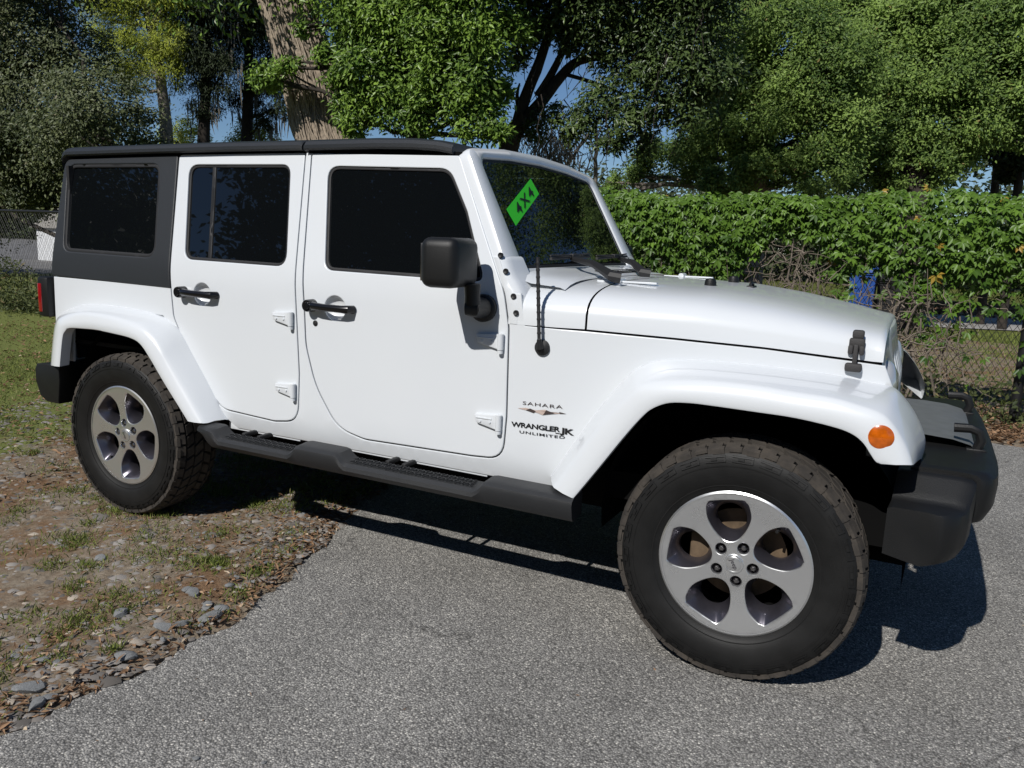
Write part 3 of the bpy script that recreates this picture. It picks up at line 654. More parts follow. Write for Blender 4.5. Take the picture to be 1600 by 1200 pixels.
# wheel-arch flares
def flare(s, A, B, C, name, n=70):
    A, B, C = catmull(A, n), catmull(B, n), catmull(C, n); mb = MB(); rows = []
    for a, b, c in zip(A, B, C):
        ab, bc = np.linalg.norm(b-a), np.linalg.norm(c-b)
        rr = min(.022, .3*ab, .3*bc); b0, b1 = b+(a-b)/(ab+1e-9)*rr, b+(c-b)/(bc+1e-9)*rr; bm_ = .25*b0+.5*b+.25*b1
        a0 = a+(b-a)*.12+np.array([0, 0, .004]); cc = c+(b-c)/(bc+1e-9)*.006
        rows.append([a+np.array([0, .03, 0]), a, a0, a+(b-a)*.5+np.array([0, -.004, .006]), b0, bm_, b1, (b+c)/2+np.array([0, -.004, 0]), cc, c+np.array([0, .004, 0]), c+np.array([0, .012, 0]), c+np.array([0, .055, .004])])
    loft(mb, rows); f = [tuple(range(12)), tuple(range((n-1)*12, n*12))[::-1]]; mb.f += f; mb.mi += [0, 0]
    return sb(mb, s, name, M['paint'], car, angle=55)
FA = [(860, 745), (900, 688), (940, 634), (980, 588), (1000, 573), (1020, 565), (1050, 561), (1100, 563), (1180, 570), (1250, 578), (1312, 587), (1365, 598)]
FA2 = [(1397, 608), (1416, 627), (1434, 655), (1446, 690), (1440, 718)]
FB = [(864, 762), (912, 696), (955, 642), (986, 611), (1002, 602), (1025, 598), (1060, 596), (1110, 597), (1180, 604), (1240, 614), (1300, 623), (1340, 634), (1376, 648), (1396, 666), (1412, 692), (1420, 710), (1426, 727)]
FC = [(895, 779), (935, 731), (975, 682), (1003, 651), (1020, 638), (1044, 630), (1075, 630), (1110, 634), (1180, 644), (1240, 653), (1300, 667), (1330, 678), (1348, 692), (1360, 710), (1366, 719), (1370, 723), (1374, 725)]
RA = [(81, 572), (84, 532), (88, 506), (96, 492), (112, 482), (132, 476), (170, 477), (210, 483), (240, 490), (262, 499), (280, 516), (300, 552), (330, 608), (356, 656)]
RB = [(80, 571), (84, 530), (88, 506), (94, 497), (112, 490), (136, 488), (170, 493), (200, 502), (222, 512), (238, 528), (250, 546), (262, 568), (290, 616), (318, 662)]
RC = [(92, 573), (96, 530), (100, 518), (108, 513), (130, 514), (150, 516), (175, 521), (202, 528), (218, 538), (234, 562), (245, 581), (258, 603), (276, 632), (292, 658)]
fA = [side(*p) for p in FA]+[on_y(*p, -.62) for p in FA2]; fB = [on_y(*p, -.915) for p in FB]; fC = [on_y(*p, -.93) for p in FC]
rA = [side(*p) for p in RA]; rB = [on_y(*p, -.91) for p in RB]; rC = [on_y(*p, -.925) for p in RC]
def flares(s):
    ff = flare(s, fA, fB, fC, "front_flare"); flare(s, rA, rB, rC, "rear_flare")
    q = on_y(1376, 684, -.932); mb = MB(); disc(mb, (q[0], -.918, q[2]), (.15, -1, .05), .035, .010, 32, .004); sb(mb, s, "side_marker", M['amber'], ff)
both(flares)

# running boards
def board(s):
    xs = np.linspace(-2.41, -.55, 94)
    def top(x):
        def pad(a, b):
            return float(np.clip((x-a)/.05, 0, 1)*np.clip((b-x)/.05, 0, 1))
        d = max(pad(-2.30, -1.80), pad(-1.60, -.90)); d = d*d*(3-2*d)
        return .530-.036*d, d
    mb = MB(); rows = []
    for x in xs:
        z, d = top(x); e = float(np.clip((x+2.41)/.10, 0, 1)); bt = .438+.06*(1-e)**1.5; yo = -.948+.03*(1-e)
        rows.append([(x, -.848, z+.002), (x, -.862, z+.003-.004*d), (x, yo+.045, z-.010*d), (x, yo+.02, z-.003), (x, yo+.004, z-.014), (x, yo, z-.03), (x, yo+.012, bt+.014), (x, yo+.024, bt+.002), (x, yo+.04, bt), (x, -.848, bt+.01)])
    loft(mb, rows, caps=True); b = sb(mb, s, "running_board", M['step'], car, angle=32)
    for a, c in ((-2.24, -1.86), (-1.54, -.965)):
        mb = MB()
        for i, x in enumerate(np.arange(a, c, .018)):
            for j, y in enumerate(np.arange(-.862, -.912, -.0135)):
                w = Matrix.Rotation(math.radians(45 if (i+j) % 2 else -45), 3, 'Z'); box(mb, (x, y, .4985+(.0 if y > -.88 else -.004)), (.0125, .0042, .006), 0, w)
        sb(mb, s, "step_tread", M['step'], b)
    for x in (-2.19, -2.10, -1.40, -1.32, -.80):
        mb = MB(); box(mb, (x, -.805, .499), (.020, .10, .018), .004); sb(mb, s, "board_clip", M['trim'], b)
    mb = MB()
    for (x0, x1) in ((-2.36, -1.93), (-1.68, -.98), (-.93, -.66)):    # sill flange lit in the gap
        box(mb, ((x0+x1)/2, -.772, .507), (x1-x0, .004, .03), .001)
    sb(mb, s, "sill_flange", M['paint'], car)
both(board)

# front bumper: cap ends, middle, skid cover, hooks
def bump_row(y, cap):
    ay = abs(y)
    if cap:
        xf = float(np.interp(ay, [.64, .74, .80, .845, .87, .88], [.668, .662, .648, .622, .598, .58]))
        zt = float(np.interp(ay, [.64, .73, .79, .81, .88], [.757, .752, .70, .680, .672])); zb = float(np.interp(ay, [.64, .74, .80, .88], [.56, .535, .515, .505])); xr = float(np.interp(ay, [.64, .79, .88], [.45, .44, .43])); e = .014
    else:
        xf = float(np.interp(ay, [0, .45, .60, .66, .69, .705], [.742, .737, .727, .715, .70, .68])); zt = .768-.004*(ay > .69); zb = float(np.interp(ay, [0, .5, .705], [.61, .605, .60])); xr = .48; e = .02
    return [(xr, y, zb+.02), (xr, y, zt-.006), (xr+.012, y, zt), (xf-.045, y, zt), (xf-e, y, zt-.004), (xf-.003, y, zt-e), (xf, y, zt-.05), (xf-.004, y, zb+.05), (xf-.022, y, zb+.012), (xf-.05, y, zb)]
mb = MB(); loft(mb, [bump_row(y, False) for y in list(np.linspace(-.705, -.55, 14))+list(np.linspace(-.5, .5, 11))+list(np.linspace(.55, .705, 14))], True, True)
bumper = mb.build("front_bumper", M['plastic'], car, angle=38)
for s in (-1, 1):
    mb = MB(); loft(mb, [bump_row(s*y, True) for y in list(np.linspace(.64, .86, 23))+[.868, .875, .88]], True, True); mb.build("bumper_end", M['plastic'], bumper, angle=38)
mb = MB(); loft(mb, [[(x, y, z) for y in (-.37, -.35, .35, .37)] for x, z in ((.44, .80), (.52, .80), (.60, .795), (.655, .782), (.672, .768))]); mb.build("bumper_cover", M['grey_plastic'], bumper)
for s in (-1, 1):
    y = s*.36; mb = MB(); tube(mb, [(.67, y, .755), (.685, y, .80), (.675, y, .828), (.65, y, .838), (.60, y, .835)], .016, 10); box(mb, (.672, y, .768), (.06, .05, .012), .004); mb.build("tow_hook", M['plastic'], bumper)
    mb = MB(); lathe_y(mb, [(0, -.01), (.05, -.008), (.055, .01)], 20); mb.v = [(-y_+.718, x+s*.52, z+.68) for x, y_, z in mb.v]; mb.build("fog_light", M['lens'], bumper)
mb = MB(); loft(mb, [[(x, y, z) for x, z in ((-3.50, .475), (-3.48, .60), (-3.48, .675), (-3.60, .68), (-3.665, .672), (-3.68, .65), (-3.68, .58), (-3.65, .50), (-3.60, .475))] for y in (-.855, -.85, -.80, .80, .85, .855)], True, True)
for i, v in enumerate(mb.v):
    if abs(v[1]) > .852: mb.v[i] = (v[0]*.97-.107, v[1], .575+(v[2]-.575)*.9)
mb.build("rear_bumper", M['plastic'], car, angle=30)

# wheel wells, underbody and cabin
for xc in (0, -2.947):
    for s in (-1, 1):
        mb = MB(); rows = [[(xc+.50*math.cos(a), s*y, .46+.50*math.sin(a)) for a in np.linspace(-.15, math.pi+.15, 20)] for y in (.78, .45)]; loft(mb, rows)
        loft(mb, [[(xc+.50*k*math.cos(a), s*.45, .46+.50*k*math.sin(a)) for a in np.linspace(-.15, math.pi+.15, 20)] for k in (1, .3)]); mb.build("wheel_well", M['dark'], car)
mb = MB(); box(mb, (-1.50, 0, .545), (3.9, 1.48, .10)); box(mb, (-1.5, .45, .43), (4.0, .09, .14)); box(mb, (-1.5, -.45, .43), (4.0, .09, .14))
for xc in (0, -2.947): tube(mb, [(xc, -.70, .39), (xc, .70, .39)], .05, 12)
box(mb, (-1.6, .1, .40), (1.2, .5, .12), .03); box(mb, (0, 0, .80), (.56, .8, .5)); mb.build("underbody", M['dark'], car)
mb = MB(); box(mb, (-1.02, 0, 1.16), (.28, 1.40, .26), .06); dash = mb.build("dashboard", M['interior'], car)
mb = MB(); R_ = Matrix.Rotation(math.radians(-25), 3, 'Y')
for k in range(28):
    a, b = 2*math.pi*k/28, 2*math.pi*(k+1)/28
    tube(mb, [R_ @ Vector((0, .185*math.cos(a), .185*math.sin(a)))+Vector((-1.28, .36, 1.20)), R_ @ Vector((0, .185*math.cos(b), .185*math.sin(b)))+Vector((-1.28, .36, 1.20))], .015, 6, False)
mb.build("steering_wheel", M['interior'], dash)
for x in (-1.65, -2.45):
    for y in (-.36, .36):
        mb = MB(); box(mb, (x, y, .86), (.52, .5, .2), .06); box(mb, (x-.27, y, 1.2), (.16, .48, .62), .06, Matrix.Rotation(-.2, 3, 'Y')); box(mb, (x-.34, y, 1.58), (.10, .28, .17), .04); mb.build("seat", M['interior'], car)
mb = MB(); box(mb, (-1.17, 0, 1.60), (.03, .24, .07), .012); mb.build("rearview_mirror", M['trim'], wf)
mb = MB(); box(mb, (-2.3, 0, .80), (2.5, 1.5, .02)); box(mb, (-3.54, 0, 1.2), (.02, 1.4, 1.0)); mb.build("cabin_floor", M['interior'], car)

# door mirrors
def mirror(s):
    mb = MB(); fx = Vector((-.075 if s > 0 else 0, 0, 0)); c = Vector((-1.06, -.958, 1.3205))+fx
    rr = Matrix.Rotation(math.radians(8), 3, 'Z')
    box(mb, c, (.142, .225, .175), .034, rr, 4)
    mm = sb(mb, s, "side_mirror", M['plastic'], car, angle=60)
    mb = MB(); box(mb, c+Vector((-.066, -.008, 0)), (.016, .18, .13), .002, rr); sb(mb, s, "mirror_glass", M['chrome'], mm)
    a, b = on_y(738, 444, -.915), on_y(738, 481, -.91); e = on_y(757, 481, -.79); f = np.array(fx); mb = MB()
    tube(mb, [a+f, (a+b)/2+f, b+[0, 0, .012]+f], [.031, .028, .03], 14)
    tube(mb, [b+[-.022, -.006, 0]+f, b+f*.6, b*.5+e*.5+f*.3, e], [.028, .034, .036, .044], 14)
    disc(mb, e, (.1, -1, 0), .052, .028, 24, .006); sb(mb, s, "mirror_arm", M['plastic'], mm)
both(mirror)
# aerial
q = side(848, 543); y = float(yside(q[0], q[2])); mb = MB()
disc(mb, (q[0], y, q[2]), (0, -1, 0), .029, .012, 24, .012); tube(mb, [(q[0], y-.02, q[2]), (q[0]-.002, y-.03, q[2]+.03)], [.016, .009], 10)
p1 = on_y(842, 402, y-.01); pts = [np.array([q[0]-.002, y-.03, q[2]+.03])*(1-t)+np.array([p1[0], y-.02, p1[2]])*t for t in np.linspace(0, 1, 60)]
tube(mb, pts, [.0068 if i % 5 else .0085 for i in range(60)], 8); mb.build("radio_aerial", M['trim'], car)

# ------------------------------------------------------------------ lettering and decals
def decal_side(name, V, F, p0, p1, h, mat, italic=0.0):
    a, b = sxz([p0])[0], sxz([p1])[0]; w = V[:, 0].max()-V[:, 0].min(); x0 = V[:, 0].min(); hh = V[:, 1].max()-min(0, V[:, 1].min())*0
    mb = MB(); out = []
    for tx, ty in V:
        k = (tx-x0)/w; x = a[0]+(b[0]-a[0])*k+italic*ty/hh*h; z = a[1]+(b[1]-a[1])*k+ty/hh*h; out.append((x, float(yside(x, z))-.0025, z))
    mb.add(out, F); return mb.build(name, mat, car, recalc=False)
V, F = text_pts("SAHARA", 0.0, 1.15); decal_side("trim_lettering", V, F, (817, 631.8), (879.5, 638.6), .0125, M['brown_ink'])
V, F = text_pts("WRANGLER", 0.03, 0.95); decal_side("model_lettering", V, F, (799, 665.6), (875.5, 674.5), .0185, M['ink'], .003)
V, F = text_pts("JK", 0.035, 0.92); decal_side("model_lettering", V, F, (875.5, 676.4), (897.5, 680.4), .0215, M['ink'], .004)
V, F = text_pts("UNLIMITED", 0.012, 1.15); decal_side("version_lettering", V, F, (812, 676.2), (883, 685.4), .0098, M['ink'], .006)
for pts, mt in [([(809, 637.5), (822, 637), (838, 641), (852, 640), (860, 643.5), (885, 646), (862, 646.5), (848, 648.5), (840, 645), (823, 641)], 'tan_ink'), ([(822, 640.5), (829, 638), (838, 642.5), (834, 645)], 'brown_ink'), ([(854, 640.5), (867, 646), (849, 648)], 'brown_ink'), ([(874, 643.5), (885, 646.4), (875, 646.3)], 'brown_ink'), ([(868, 675.6), (878, 677.2), (878, 678.3), (868, 676.7)], 'ink')]:
    P = sxz(pts); off = .0022 if mt == 'tan_ink' else .003
    mb = MB(); mb.add([(x, float(yside(x, z))-off, z) for x, z in P], [tuple(range(len(P)))]); mb.build("mountain_decal" if mt != 'ink' else "lettering_bar", M[mt], car, recalc=False)
# neon sticker inside the windscreen's outer face
cs = [np.array(wcoord(*p)) for p in [(791, 327), (829, 279), (841, 297), (806, 353)]]
wm = wmap(-.0125); mb = MB(); K = 8
loft(mb, [[wm(*(cs[0]+(cs[1]-cs[0])*i/K+(cs[3]-cs[0])*j/4), 0) for j in range(5)] for i in range(K+1)]); st = mb.build("windscreen_sticker", M['neon'], wf, recalc=False)
V, F = text_pts("4X4", 0.01, 1.25); a, b, d = cs[0], cs[1], cs[3]
lo, hi = V.min(0), V.max(0); wm2 = wmap(-.0108); mb = MB()
mb.add([wm2(*(a+(b-a)*(.20+.66*(x-lo[0])/(hi[0]-lo[0]))+(d-a)*(.80-.58*(y-lo[1])/(hi[1]-lo[1]))), 0) for x, y in V], F); mb.build("sticker_lettering", M['ink'], st, recalc=False)

# ------------------------------------------------------------------ wheels
def make_wheel(loc, rotz, hole0, steer=0.0):
    w = empty("wheel", loc, car); w.rotation_euler = (0, 0, rotz+steer)
    mb = MB(); prof = [(.235, -.098), (.243, -.104), (.252, -.104), (.262, -.112), (.285, -.122), (.315, -.1265), (.342, -.1255), (.362, -.121), (.377, -.1125), (.388, -.098), (.391, -.07), (.392, 0), (.391, .07), (.385, .1), (.36, .122), (.30, .126), (.25, .105)]
    lathe_y(mb, prof, 96)
    for k in range(26):                                          # raised sidewall panels
        a0 = 2*math.pi*k/26
        for (r0, r1, da, db) in ((.347, .367, .02, .205), ):
            def P(r, a, h): return (r*math.cos(a), float(np.interp(r, [.315, .342, .362, .377], [-.1265, -.1255, -.121, -.1125]))-h, r*math.sin(a))
            for (ra, rb, aa, ab) in ((r0, r0+.004, a0+da, a0+db), (r1-.004, r1, a0+da, a0+db), (r0, r1, a0+da, a0+da+.016), (r0+.005, r1-.006, a0+.10, a0+.155)):
                q = [P(ra, aa, .004), P(rb, aa, .004), P(rb, ab, .004), P(ra, ab, .004)]; q2 = [P(ra, aa, -.003), P(rb, aa, -.003), P(rb, ab, -.003), P(ra, ab, -.003)]
                mb.add(q+q2, [(0, 1, 2, 3), (0, 4, 5, 1), (1, 5, 6, 2), (2, 6, 7, 3), (3, 7, 4, 0)])
    for r in (.266, .331): lathe_y(mb, [(r, float(np.interp(r, [.262, .285, .315, .342], [-.112, -.122, -.1265, -.1255]))+.002), (r, float(np.interp(r, [.262, .285, .315, .342], [-.112, -.122, -.1265, -.1255]))-.0015), (r+.003, float(np.interp(r, [.262, .285, .315, .342], [-.112, -.122, -.1265, -.1255]))-.0015), (r+.003, float(np.interp(r, [.262, .285, .315, .342], [-.112, -.122, -.1265, -.1255]))+.002)], 96)
    mb.v = [(x, y, max(z, -.3955)) for x, y, z in mb.v]
    mb.build("tyre", M['rubber'], w, angle=40)
    mb = MB(); NB = 44
    def block(a0, a1, y0, y1, sk, r=.4015, low=.388, r2=None):
        r2 = r2 or r; v = []
        for rr, sh in ((0, .0), (1, .0035)):
            for (a, yy, rt) in ((a0, y0, r2), (a1, y0, r2), (a1, y1, r), (a0, y1, r)):
                aa = a+(sh if a == a0 else -sh)*1.2+sk*(yy); yy2 = yy+(sh if yy == min(y0, y1) else -sh)*.6
                R2 = rt if rr else low-.01; v.append((R2*math.cos(aa), yy2, R2*math.sin(aa)))
        mb.add(v, [(4, 5, 6, 7), (0, 1, 5, 4), (1, 2, 6, 5), (2, 3, 7, 6), (3, 0, 4, 7)])
    st = 2*math.pi/NB
    for k in range(NB):
        a = k*st
        for s in (-1, 1):
            block(a, a+st*.84, s*.116, s*.078, s*.3, r=.4005, low=.372, r2=.387)
            # shoulder lug running down the sidewall on every other pitch
            ro = .378 if k % 2 else .371
            v = [];
            for aa in (a+.01, a+st*.78): v += [(.394*math.cos(aa), s*.105, .394*math.sin(aa)), (.387*math.cos(aa), s*.118, .387*math.sin(aa)), (ro*math.cos(aa), s*.1185, ro*math.sin(aa)), (ro*math.cos(aa), s*.105, ro*math.sin(aa))]
            mb.add(v, [(0, 1, 5, 4), (1, 2, 6, 5), (0, 3, 2, 1), (4, 5, 6, 7), (2, 3, 7, 6)])
            block(a+st*.42, a+st*1.24, s*.071, s*.030, s*-1.1)
        block(a+st*.2, a+st*1.05, -.024, .024, 1.4)
    mb.v = [(x, y, max(z, -.3965)) for x, y, z in mb.v]
    mb.build("tread", M['tread'], w, angle=30)
    # alloy rim: face with five pockets
    mb = MB()
    def face_y(r): return float(np.interp(r, [0, .05, .09, .16, .215, .232, .243], [-.098, -.098, -.092, -.097, -.104, -.108, -.106]))
    pp = [(.206, -.061), (.212, -.053), (.215, 0), (.213, .050), (.207, .060), (.190, .067), (.152, .067), (.112, .051), (.083, .028), (.073, .003), (.081, -.023), (.110, -.051), (.150, -.071), (.190, -.070)]
    petal = [tuple(q) for q in catmull(pp[-2:]+pp+pp[:3], (len(pp)+4)*6+1)[12:12+len(pp)*6]]
    holes = []
    for k in range(5):
        a = math.radians(hole0+72*k); holes.append([(r*math.cos(a)-t*math.sin(a), r*math.sin(a)+t*math.cos(a)) for r, t in petal])
    nuts = [(.061*math.cos(math.radians(hole0-36+72*k)), .061*math.sin(math.radians(hole0-36+72*k))) for k in range(5)]
    nh = [[(cx+.0185*math.cos(t), cz+.0185*math.sin(t)) for t in np.linspace(0, 2*math.pi, 19)[:-1]] for cx, cz in nuts]
    oc = [(.243*math.cos(t), .243*math.sin(t)) for t in np.linspace(0, 2*math.pi, 97)[:-1]]
    panel(mb, oc, holes+nh, lambda u, v, d: (u, face_y(math.hypot(u, v))+d, v), t=.012, er=.003, grid=.018, dense=.012)
    lathe_y(mb, [(.243, -.10), (.246, -.106), (.240, -.109), (.236, -.1085)], 96)
    rim = mb.build("rim", M['alloy'], w, angle=20)
    mb = MB()
    for k in range(5):
        a = math.radians(hole0+72*k); ca, sa = math.cos(a), math.sin(a); P = densify(petal, .012); cr = .143; rows = []
        for t in (0, .25, .6, 1.0):
            row = []
            for r, q in P:
                ang = math.atan2(q, r-cr); rc, qc = cr+.050*math.cos(ang), .050*math.sin(ang); e = t**.8
                r2, q2 = r+(rc-r)*e, q+(qc-q)*e; row.append((r2*ca-q2*sa, face_y(r)+.004+.042*t, r2*sa+q2*ca))
            rows.append(row)
        rows.append([(x, y+.03, z) for x, y, z in rows[-1]])
        loft(mb, rows, True)
    for cx, cz in nuts: lathe_y(mb, [(.0195, -.094), (.0185, -.06), (.0, -.06)], 18, c=(cx, 0, cz))
    mb.build("rim_pocket", M['pocket'], w, angle=50)
    mb = MB(); lathe_y(mb, [(.23, -.06), (.225, .0), (.22, .10)], 48); lathe_y(mb, [(.215, .06), (0, .06)], 32); mb.build("rim_barrel", M['dark'], w)
    mb = MB(); lathe_y(mb, [(.07, .01), (.155, .01), (.155, .03), (.07, .03)], 48); box(mb, (-.12, .0, -.02), (.08, .05, .16), .01); mb.build("brake_disc", M['rust'], w)
    for cx, cz in nuts:
        mb = MB(); lathe_y(mb, [(.0, -.094), (.006, -.094), (.0095, -.090), (.0115, -.08), (.012, -.06)], 6, c=(cx, 0, cz)); mb.build("lug_nut", M['chrome'], w, angle=20)
    mb = MB(); lathe_y(mb, [(.0, -.104), (.023, -.104), (.0255, -.1025), (.0275, -.1035), (.0305, -.1035), (.032, -.100), (.032, -.09)], 32); cap = mb.build("centre_cap", M['alloy'], w)
    V, F = text_pts("Jeep", .01); V = (V-(V.min(0)+V.max(0))/2)*.036/(V[:, 0].max()-V[:, 0].min())
    mb.v, mb.f, mb.mi = [], [], []; c_, s_ = math.cos(math.radians(-62)), math.sin(math.radians(-62))
    mb.add([(x*c_-y*s_, -.1046, x*s_+y*c_) for x, y in V], F)
    mb.build("cap_lettering", M['pocket'], w, recalc=False)
    mb = MB(); a = math.radians(hole0-72+18); tube(mb, [(.19*math.cos(a), -.075, .19*math.sin(a)), (.18*math.cos(a), -.098, .18*math.sin(a))], .005, 8); mb.build("valve_stem", M['trim'], w)
    return w
make_wheel((0, -.786, .3955), 0, 101, math.radians(2.0)); make_wheel((-2.947, -.786, .3945), 0, -80)
make_wheel((0, .786, .3955), math.pi, 40, math.radians(2.0)); make_wheel((-2.947, .786, .3945), math.pi, 15)

# ------------------------------------------------------------------ leaves
def rand_unit(n):
    v = rng.normal(size=(n, 3)); return v/np.linalg.norm(v, axis=1)[:, None]
def leaf_arrays(C, N, D, length, width, fold=0.15):
    """C centres, N leaf normals, D leaf directions -> diamond leaves of two folded triangles"""
    D = D-(D*N).sum(1)[:, None]*N; D /= np.linalg.norm(D, axis=1)[:, None]+1e-9; S = np.cross(N, D)
    L_ = np.broadcast_to(np.asarray(length, float), len(C))[:, None]; W_ = np.broadcast_to(np.asarray(width, float), len(C))[:, None]
    b = C; t = C+D*L_-N*L_*.12; m_ = C+D*L_*.45
    l = m_+S*W_*.5+N*W_*fold; r = m_-S*W_*.5+N*W_*fold
    V = np.stack([b, l, t, r], 1).reshape(-1, 3); i = np.arange(len(C))*4
    F = np.concatenate([np.stack([i, i+2, i+1], 1), np.stack([i, i+3, i+2], 1)]); return V, F
def leaf_obj(name, C, N, D, length, width, mat, rnd=None, parent=None, fold=0.15):
    V, F = leaf_arrays(C, N, D, length, width, fold); r = rng.random(len(C)) if rnd is None else rnd
    return fast_mesh(name, V, F, mat, np.concatenate([r, r]), parent)
def unpack(px, py, rpx, Y):                      # a foliage clump seen at (px, py), standing in the plane y = Y
    P = on_y(px, py, Y); dep = float((P-CAM)@AX[2]); return P, rpx*dep/FPX
def crown(name, clumps, n, length, mat, parent, squash=(1, .9, .8), droop=0.0, ratio=.45, sub=20, shell=.6, spread=.28):
    """clumps: (centre, radius). Each is broken into twig sprays so that the crown is uneven and shows gaps."""
    tot = sum(r**2 for _, r in clumps); Cs, Ns, Ds, Rs = [], [], [], []
    for c, r in clumps:
        k = max(40, int(n*r*r/tot)); ns = max(6, int(sub*max(1, r)))
        u = rand_unit(ns); rad = (shell+(1-shell)*rng.random(ns))**.6
        sc = np.array(c)+u*rad[:, None]*r*np.array(squash); tone = rng.normal(0, .16, ns)
        j = rng.integers(0, ns, k); off = rng.normal(size=(k, 3))*r*spread*np.array([1, 1, .75])*(.5+.5*rng.random(ns)[j])[:, None]
        P = sc[j]+off
        out = P-np.array(c); out /= np.linalg.norm(out, axis=1)[:, None]+1e-9
        N = rand_unit(k)*.8+out*.4+np.array([-.08, -.7, .62]); N /= np.linalg.norm(N, axis=1)[:, None]
        D = rand_unit(k)+off/(r*spread+1e-9)*.7+np.array([0, 0, -droop])
        Cs.append(P); Ns.append(N); Ds.append(D); rv = np.clip(.42+tone[j]+rng.normal(0, .2, k), 0, .94); rv[rng.random(k) < .006] = 1.0; Rs.append(rv)
    C, N, D, R_ = map(np.concatenate, (Cs, Ns, Ds, Rs)); Ls = length*(.6+.7*rng.random(len(C)))
    return leaf_obj(name, C, N, D, Ls, Ls*ratio, mat, R_, parent)
def limb(mb, a, b, r0, r1, wob=.06, n=9, sides=8):
    a, b = np.array(a, float), np.array(b, float); L_ = np.linalg.norm(b-a)
    pts = [a+(b-a)*t+rng.normal(0, wob*L_*.3, 3)*math.sin(t*math.pi) for t in np.linspace(0, 1, n)]
    tube(mb, pts, list(np.linspace(r0, r1, n)), sides, True, 0, .08); return pts
def tree(name, label, cat, base, trunk_pts, trunk_r, clumps, n, length, leaf, bark, group=None, limbs=True, **kw):
    root = empty(name, (base[0], base[1], 0)); tag(root, label, cat, group); o = np.array([base[0], base[1], 0.0])
    mb = MB(); P = catmull(np.array(trunk_pts, float)-o, max(8, 4*len(trunk_pts))); tube(mb, P, list(np.linspace(trunk_r[0], trunk_r[1], len(P))), 12, True, 0, .05)
    mb.build("trunk", bark, root, angle=60)
    if limbs:
        mb = MB()
        for c, r in clumps:
            c = np.array(c)-o; i = int(np.argmin(np.linalg.norm(P-c-np.array([0, 0, -r]), axis=1))); i = min(i, len(P)-1)
            p = limb(mb, P[i], c, trunk_r[1]*.6, .02); 
            for _ in range(3): limb(mb, p[5], c+rand_unit(1)[0]*r*.8, .025, .006, n=6, sides=5)
        mb.build("limbs", bark, root, angle=60)
    crown("crown", [(np.array(c)-o, r) for c, r in clumps], n, length, leaf, root, **kw); return root
def cl(Y, *q): return [unpack(px, py, r, Y+(e[0] if e else 0)) for px, py, r, *e in q]
def up(P, dz): return (P[0], P[1], P[2]+dz)

# left: broad dark oak beyond the fence
b = on_y(190, 430, 8.6); 
tree("oak_tree", "dark broad evergreen oak with glinting leaves behind the fence at far left", "tree", b, [(b[0], b[1], -.1), up(b, -.4), up(b, 1.2), up(b, 2.6)], (.26, .12),
     cl(8.6, (20, 40, 90), (95, 80, 75, .5), (40, 170, 100), (140, 190, 95, -.5), (215, 205, 52, .6), (60, 265, 70), (150, 280, 80), (225, 290, 60), (20, 285, 55, .5), (-80, 120, 130), (-90, 280, 120), (-100, -60, 150), (60, -70, 100), (200, 330, 70, .4), (50, 310, 32, .5), (5, 318, 26, .3), (100, 240, 90, .8), (30, 230, 90, .8)), 210000, .092, L['oak2'], M['dark_bark'])
# yellow-green cypress and dark moss-hung trees behind it
b = on_y(262, 240, 14)
tree("cypress_tree", "tall yellow green feathery tree behind the dark oak", "tree", b, [(b[0], b[1], -.1), up(b, 0), tuple(on_y(250, 120, 14)), tuple(on_y(215, -60, 14))], (.25, .09),
     cl(14, (170, 30, 44), (205, 20, 52), (200, 80, 46), (235, 60, 44), (250, 110, 38), (185, 120, 34), (230, -50, 70), (160, -60, 60), (275, -20, 45), (270, 60, 30)), 60000, .11, L['yellow'], M['bark'], ratio=.22, droop=.6)
for i, (tx, by, lab, qs) in enumerate([
    (318, 250, "dark moss hung conifer between the yellow green tree and the vine trunk", [(290, 20, 60), (330, 60, 60), (300, 110, 45), (350, -30, 80), (270, -60, 70), (345, 120, 36), (318, 165, 26)]),
    (385, 250, "dark slender conifer just left of the leaning vine covered trunk", [(400, 30, 60), (395, 90, 55), (375, 0, 60), (430, 120, 40), (385, 150, 30), (430, -30, 80), (415, 185, 20), (440, 170, 22)])]):
    Y = 15+i*1.5; b = on_y(tx, by, Y)
    r = tree("conifer_tree", lab, "tree", b, [(b[0], b[1], -.1), up(b, 0), tuple(on_y(tx+4, 90, Y)), tuple(on_y(tx-5, -80, Y))], (.24, .1), cl(Y, *qs), 52000, .11, L['conifer'], M['dark_bark'], "moss hung conifers", ratio=.25, droop=1.2)
    o_ = np.array([b[0], b[1], 0]); mb = MB()
    for k in range(130):
        px, py, rr = qs[k % len(qs)][:3]; P, R_ = unpack(px+random.uniform(-1, 1)*rr, py+random.uniform(-.6, .9)*rr, 1, Y); P = P-o_; ln = random.uniform(.3, .9)
        tube(mb, [P, P+[random.uniform(-.05, .05), 0, -ln*.5], P+[random.uniform(-.1, .1), 0, -ln]], [.012, .03, .004], 4)
    tag(mb.build("moss", M['moss'], r), kind='stuff')
for (px, py, lab) in [(283, 205, "small yellow green shrub showing above the rear of the roof"), (392, 203, "larger yellow green shrub showing above the roof left of the vine trunk")]:
    b = on_y(px, py+60, 17); tree("shrub", lab, "shrub", b, [(b[0], b[1], -.1), up(b, .2), tuple(on_y(px, py, 17))], (.08, .04), cl(17, (px, py, 26), (px-18, py+12, 20), (px+20, py+14, 24), (px, py+40, 40), (px, py+90, 60)), 9000, .12, L['yellow'], M['bark'], "yellow green shrubs", ratio=.3)

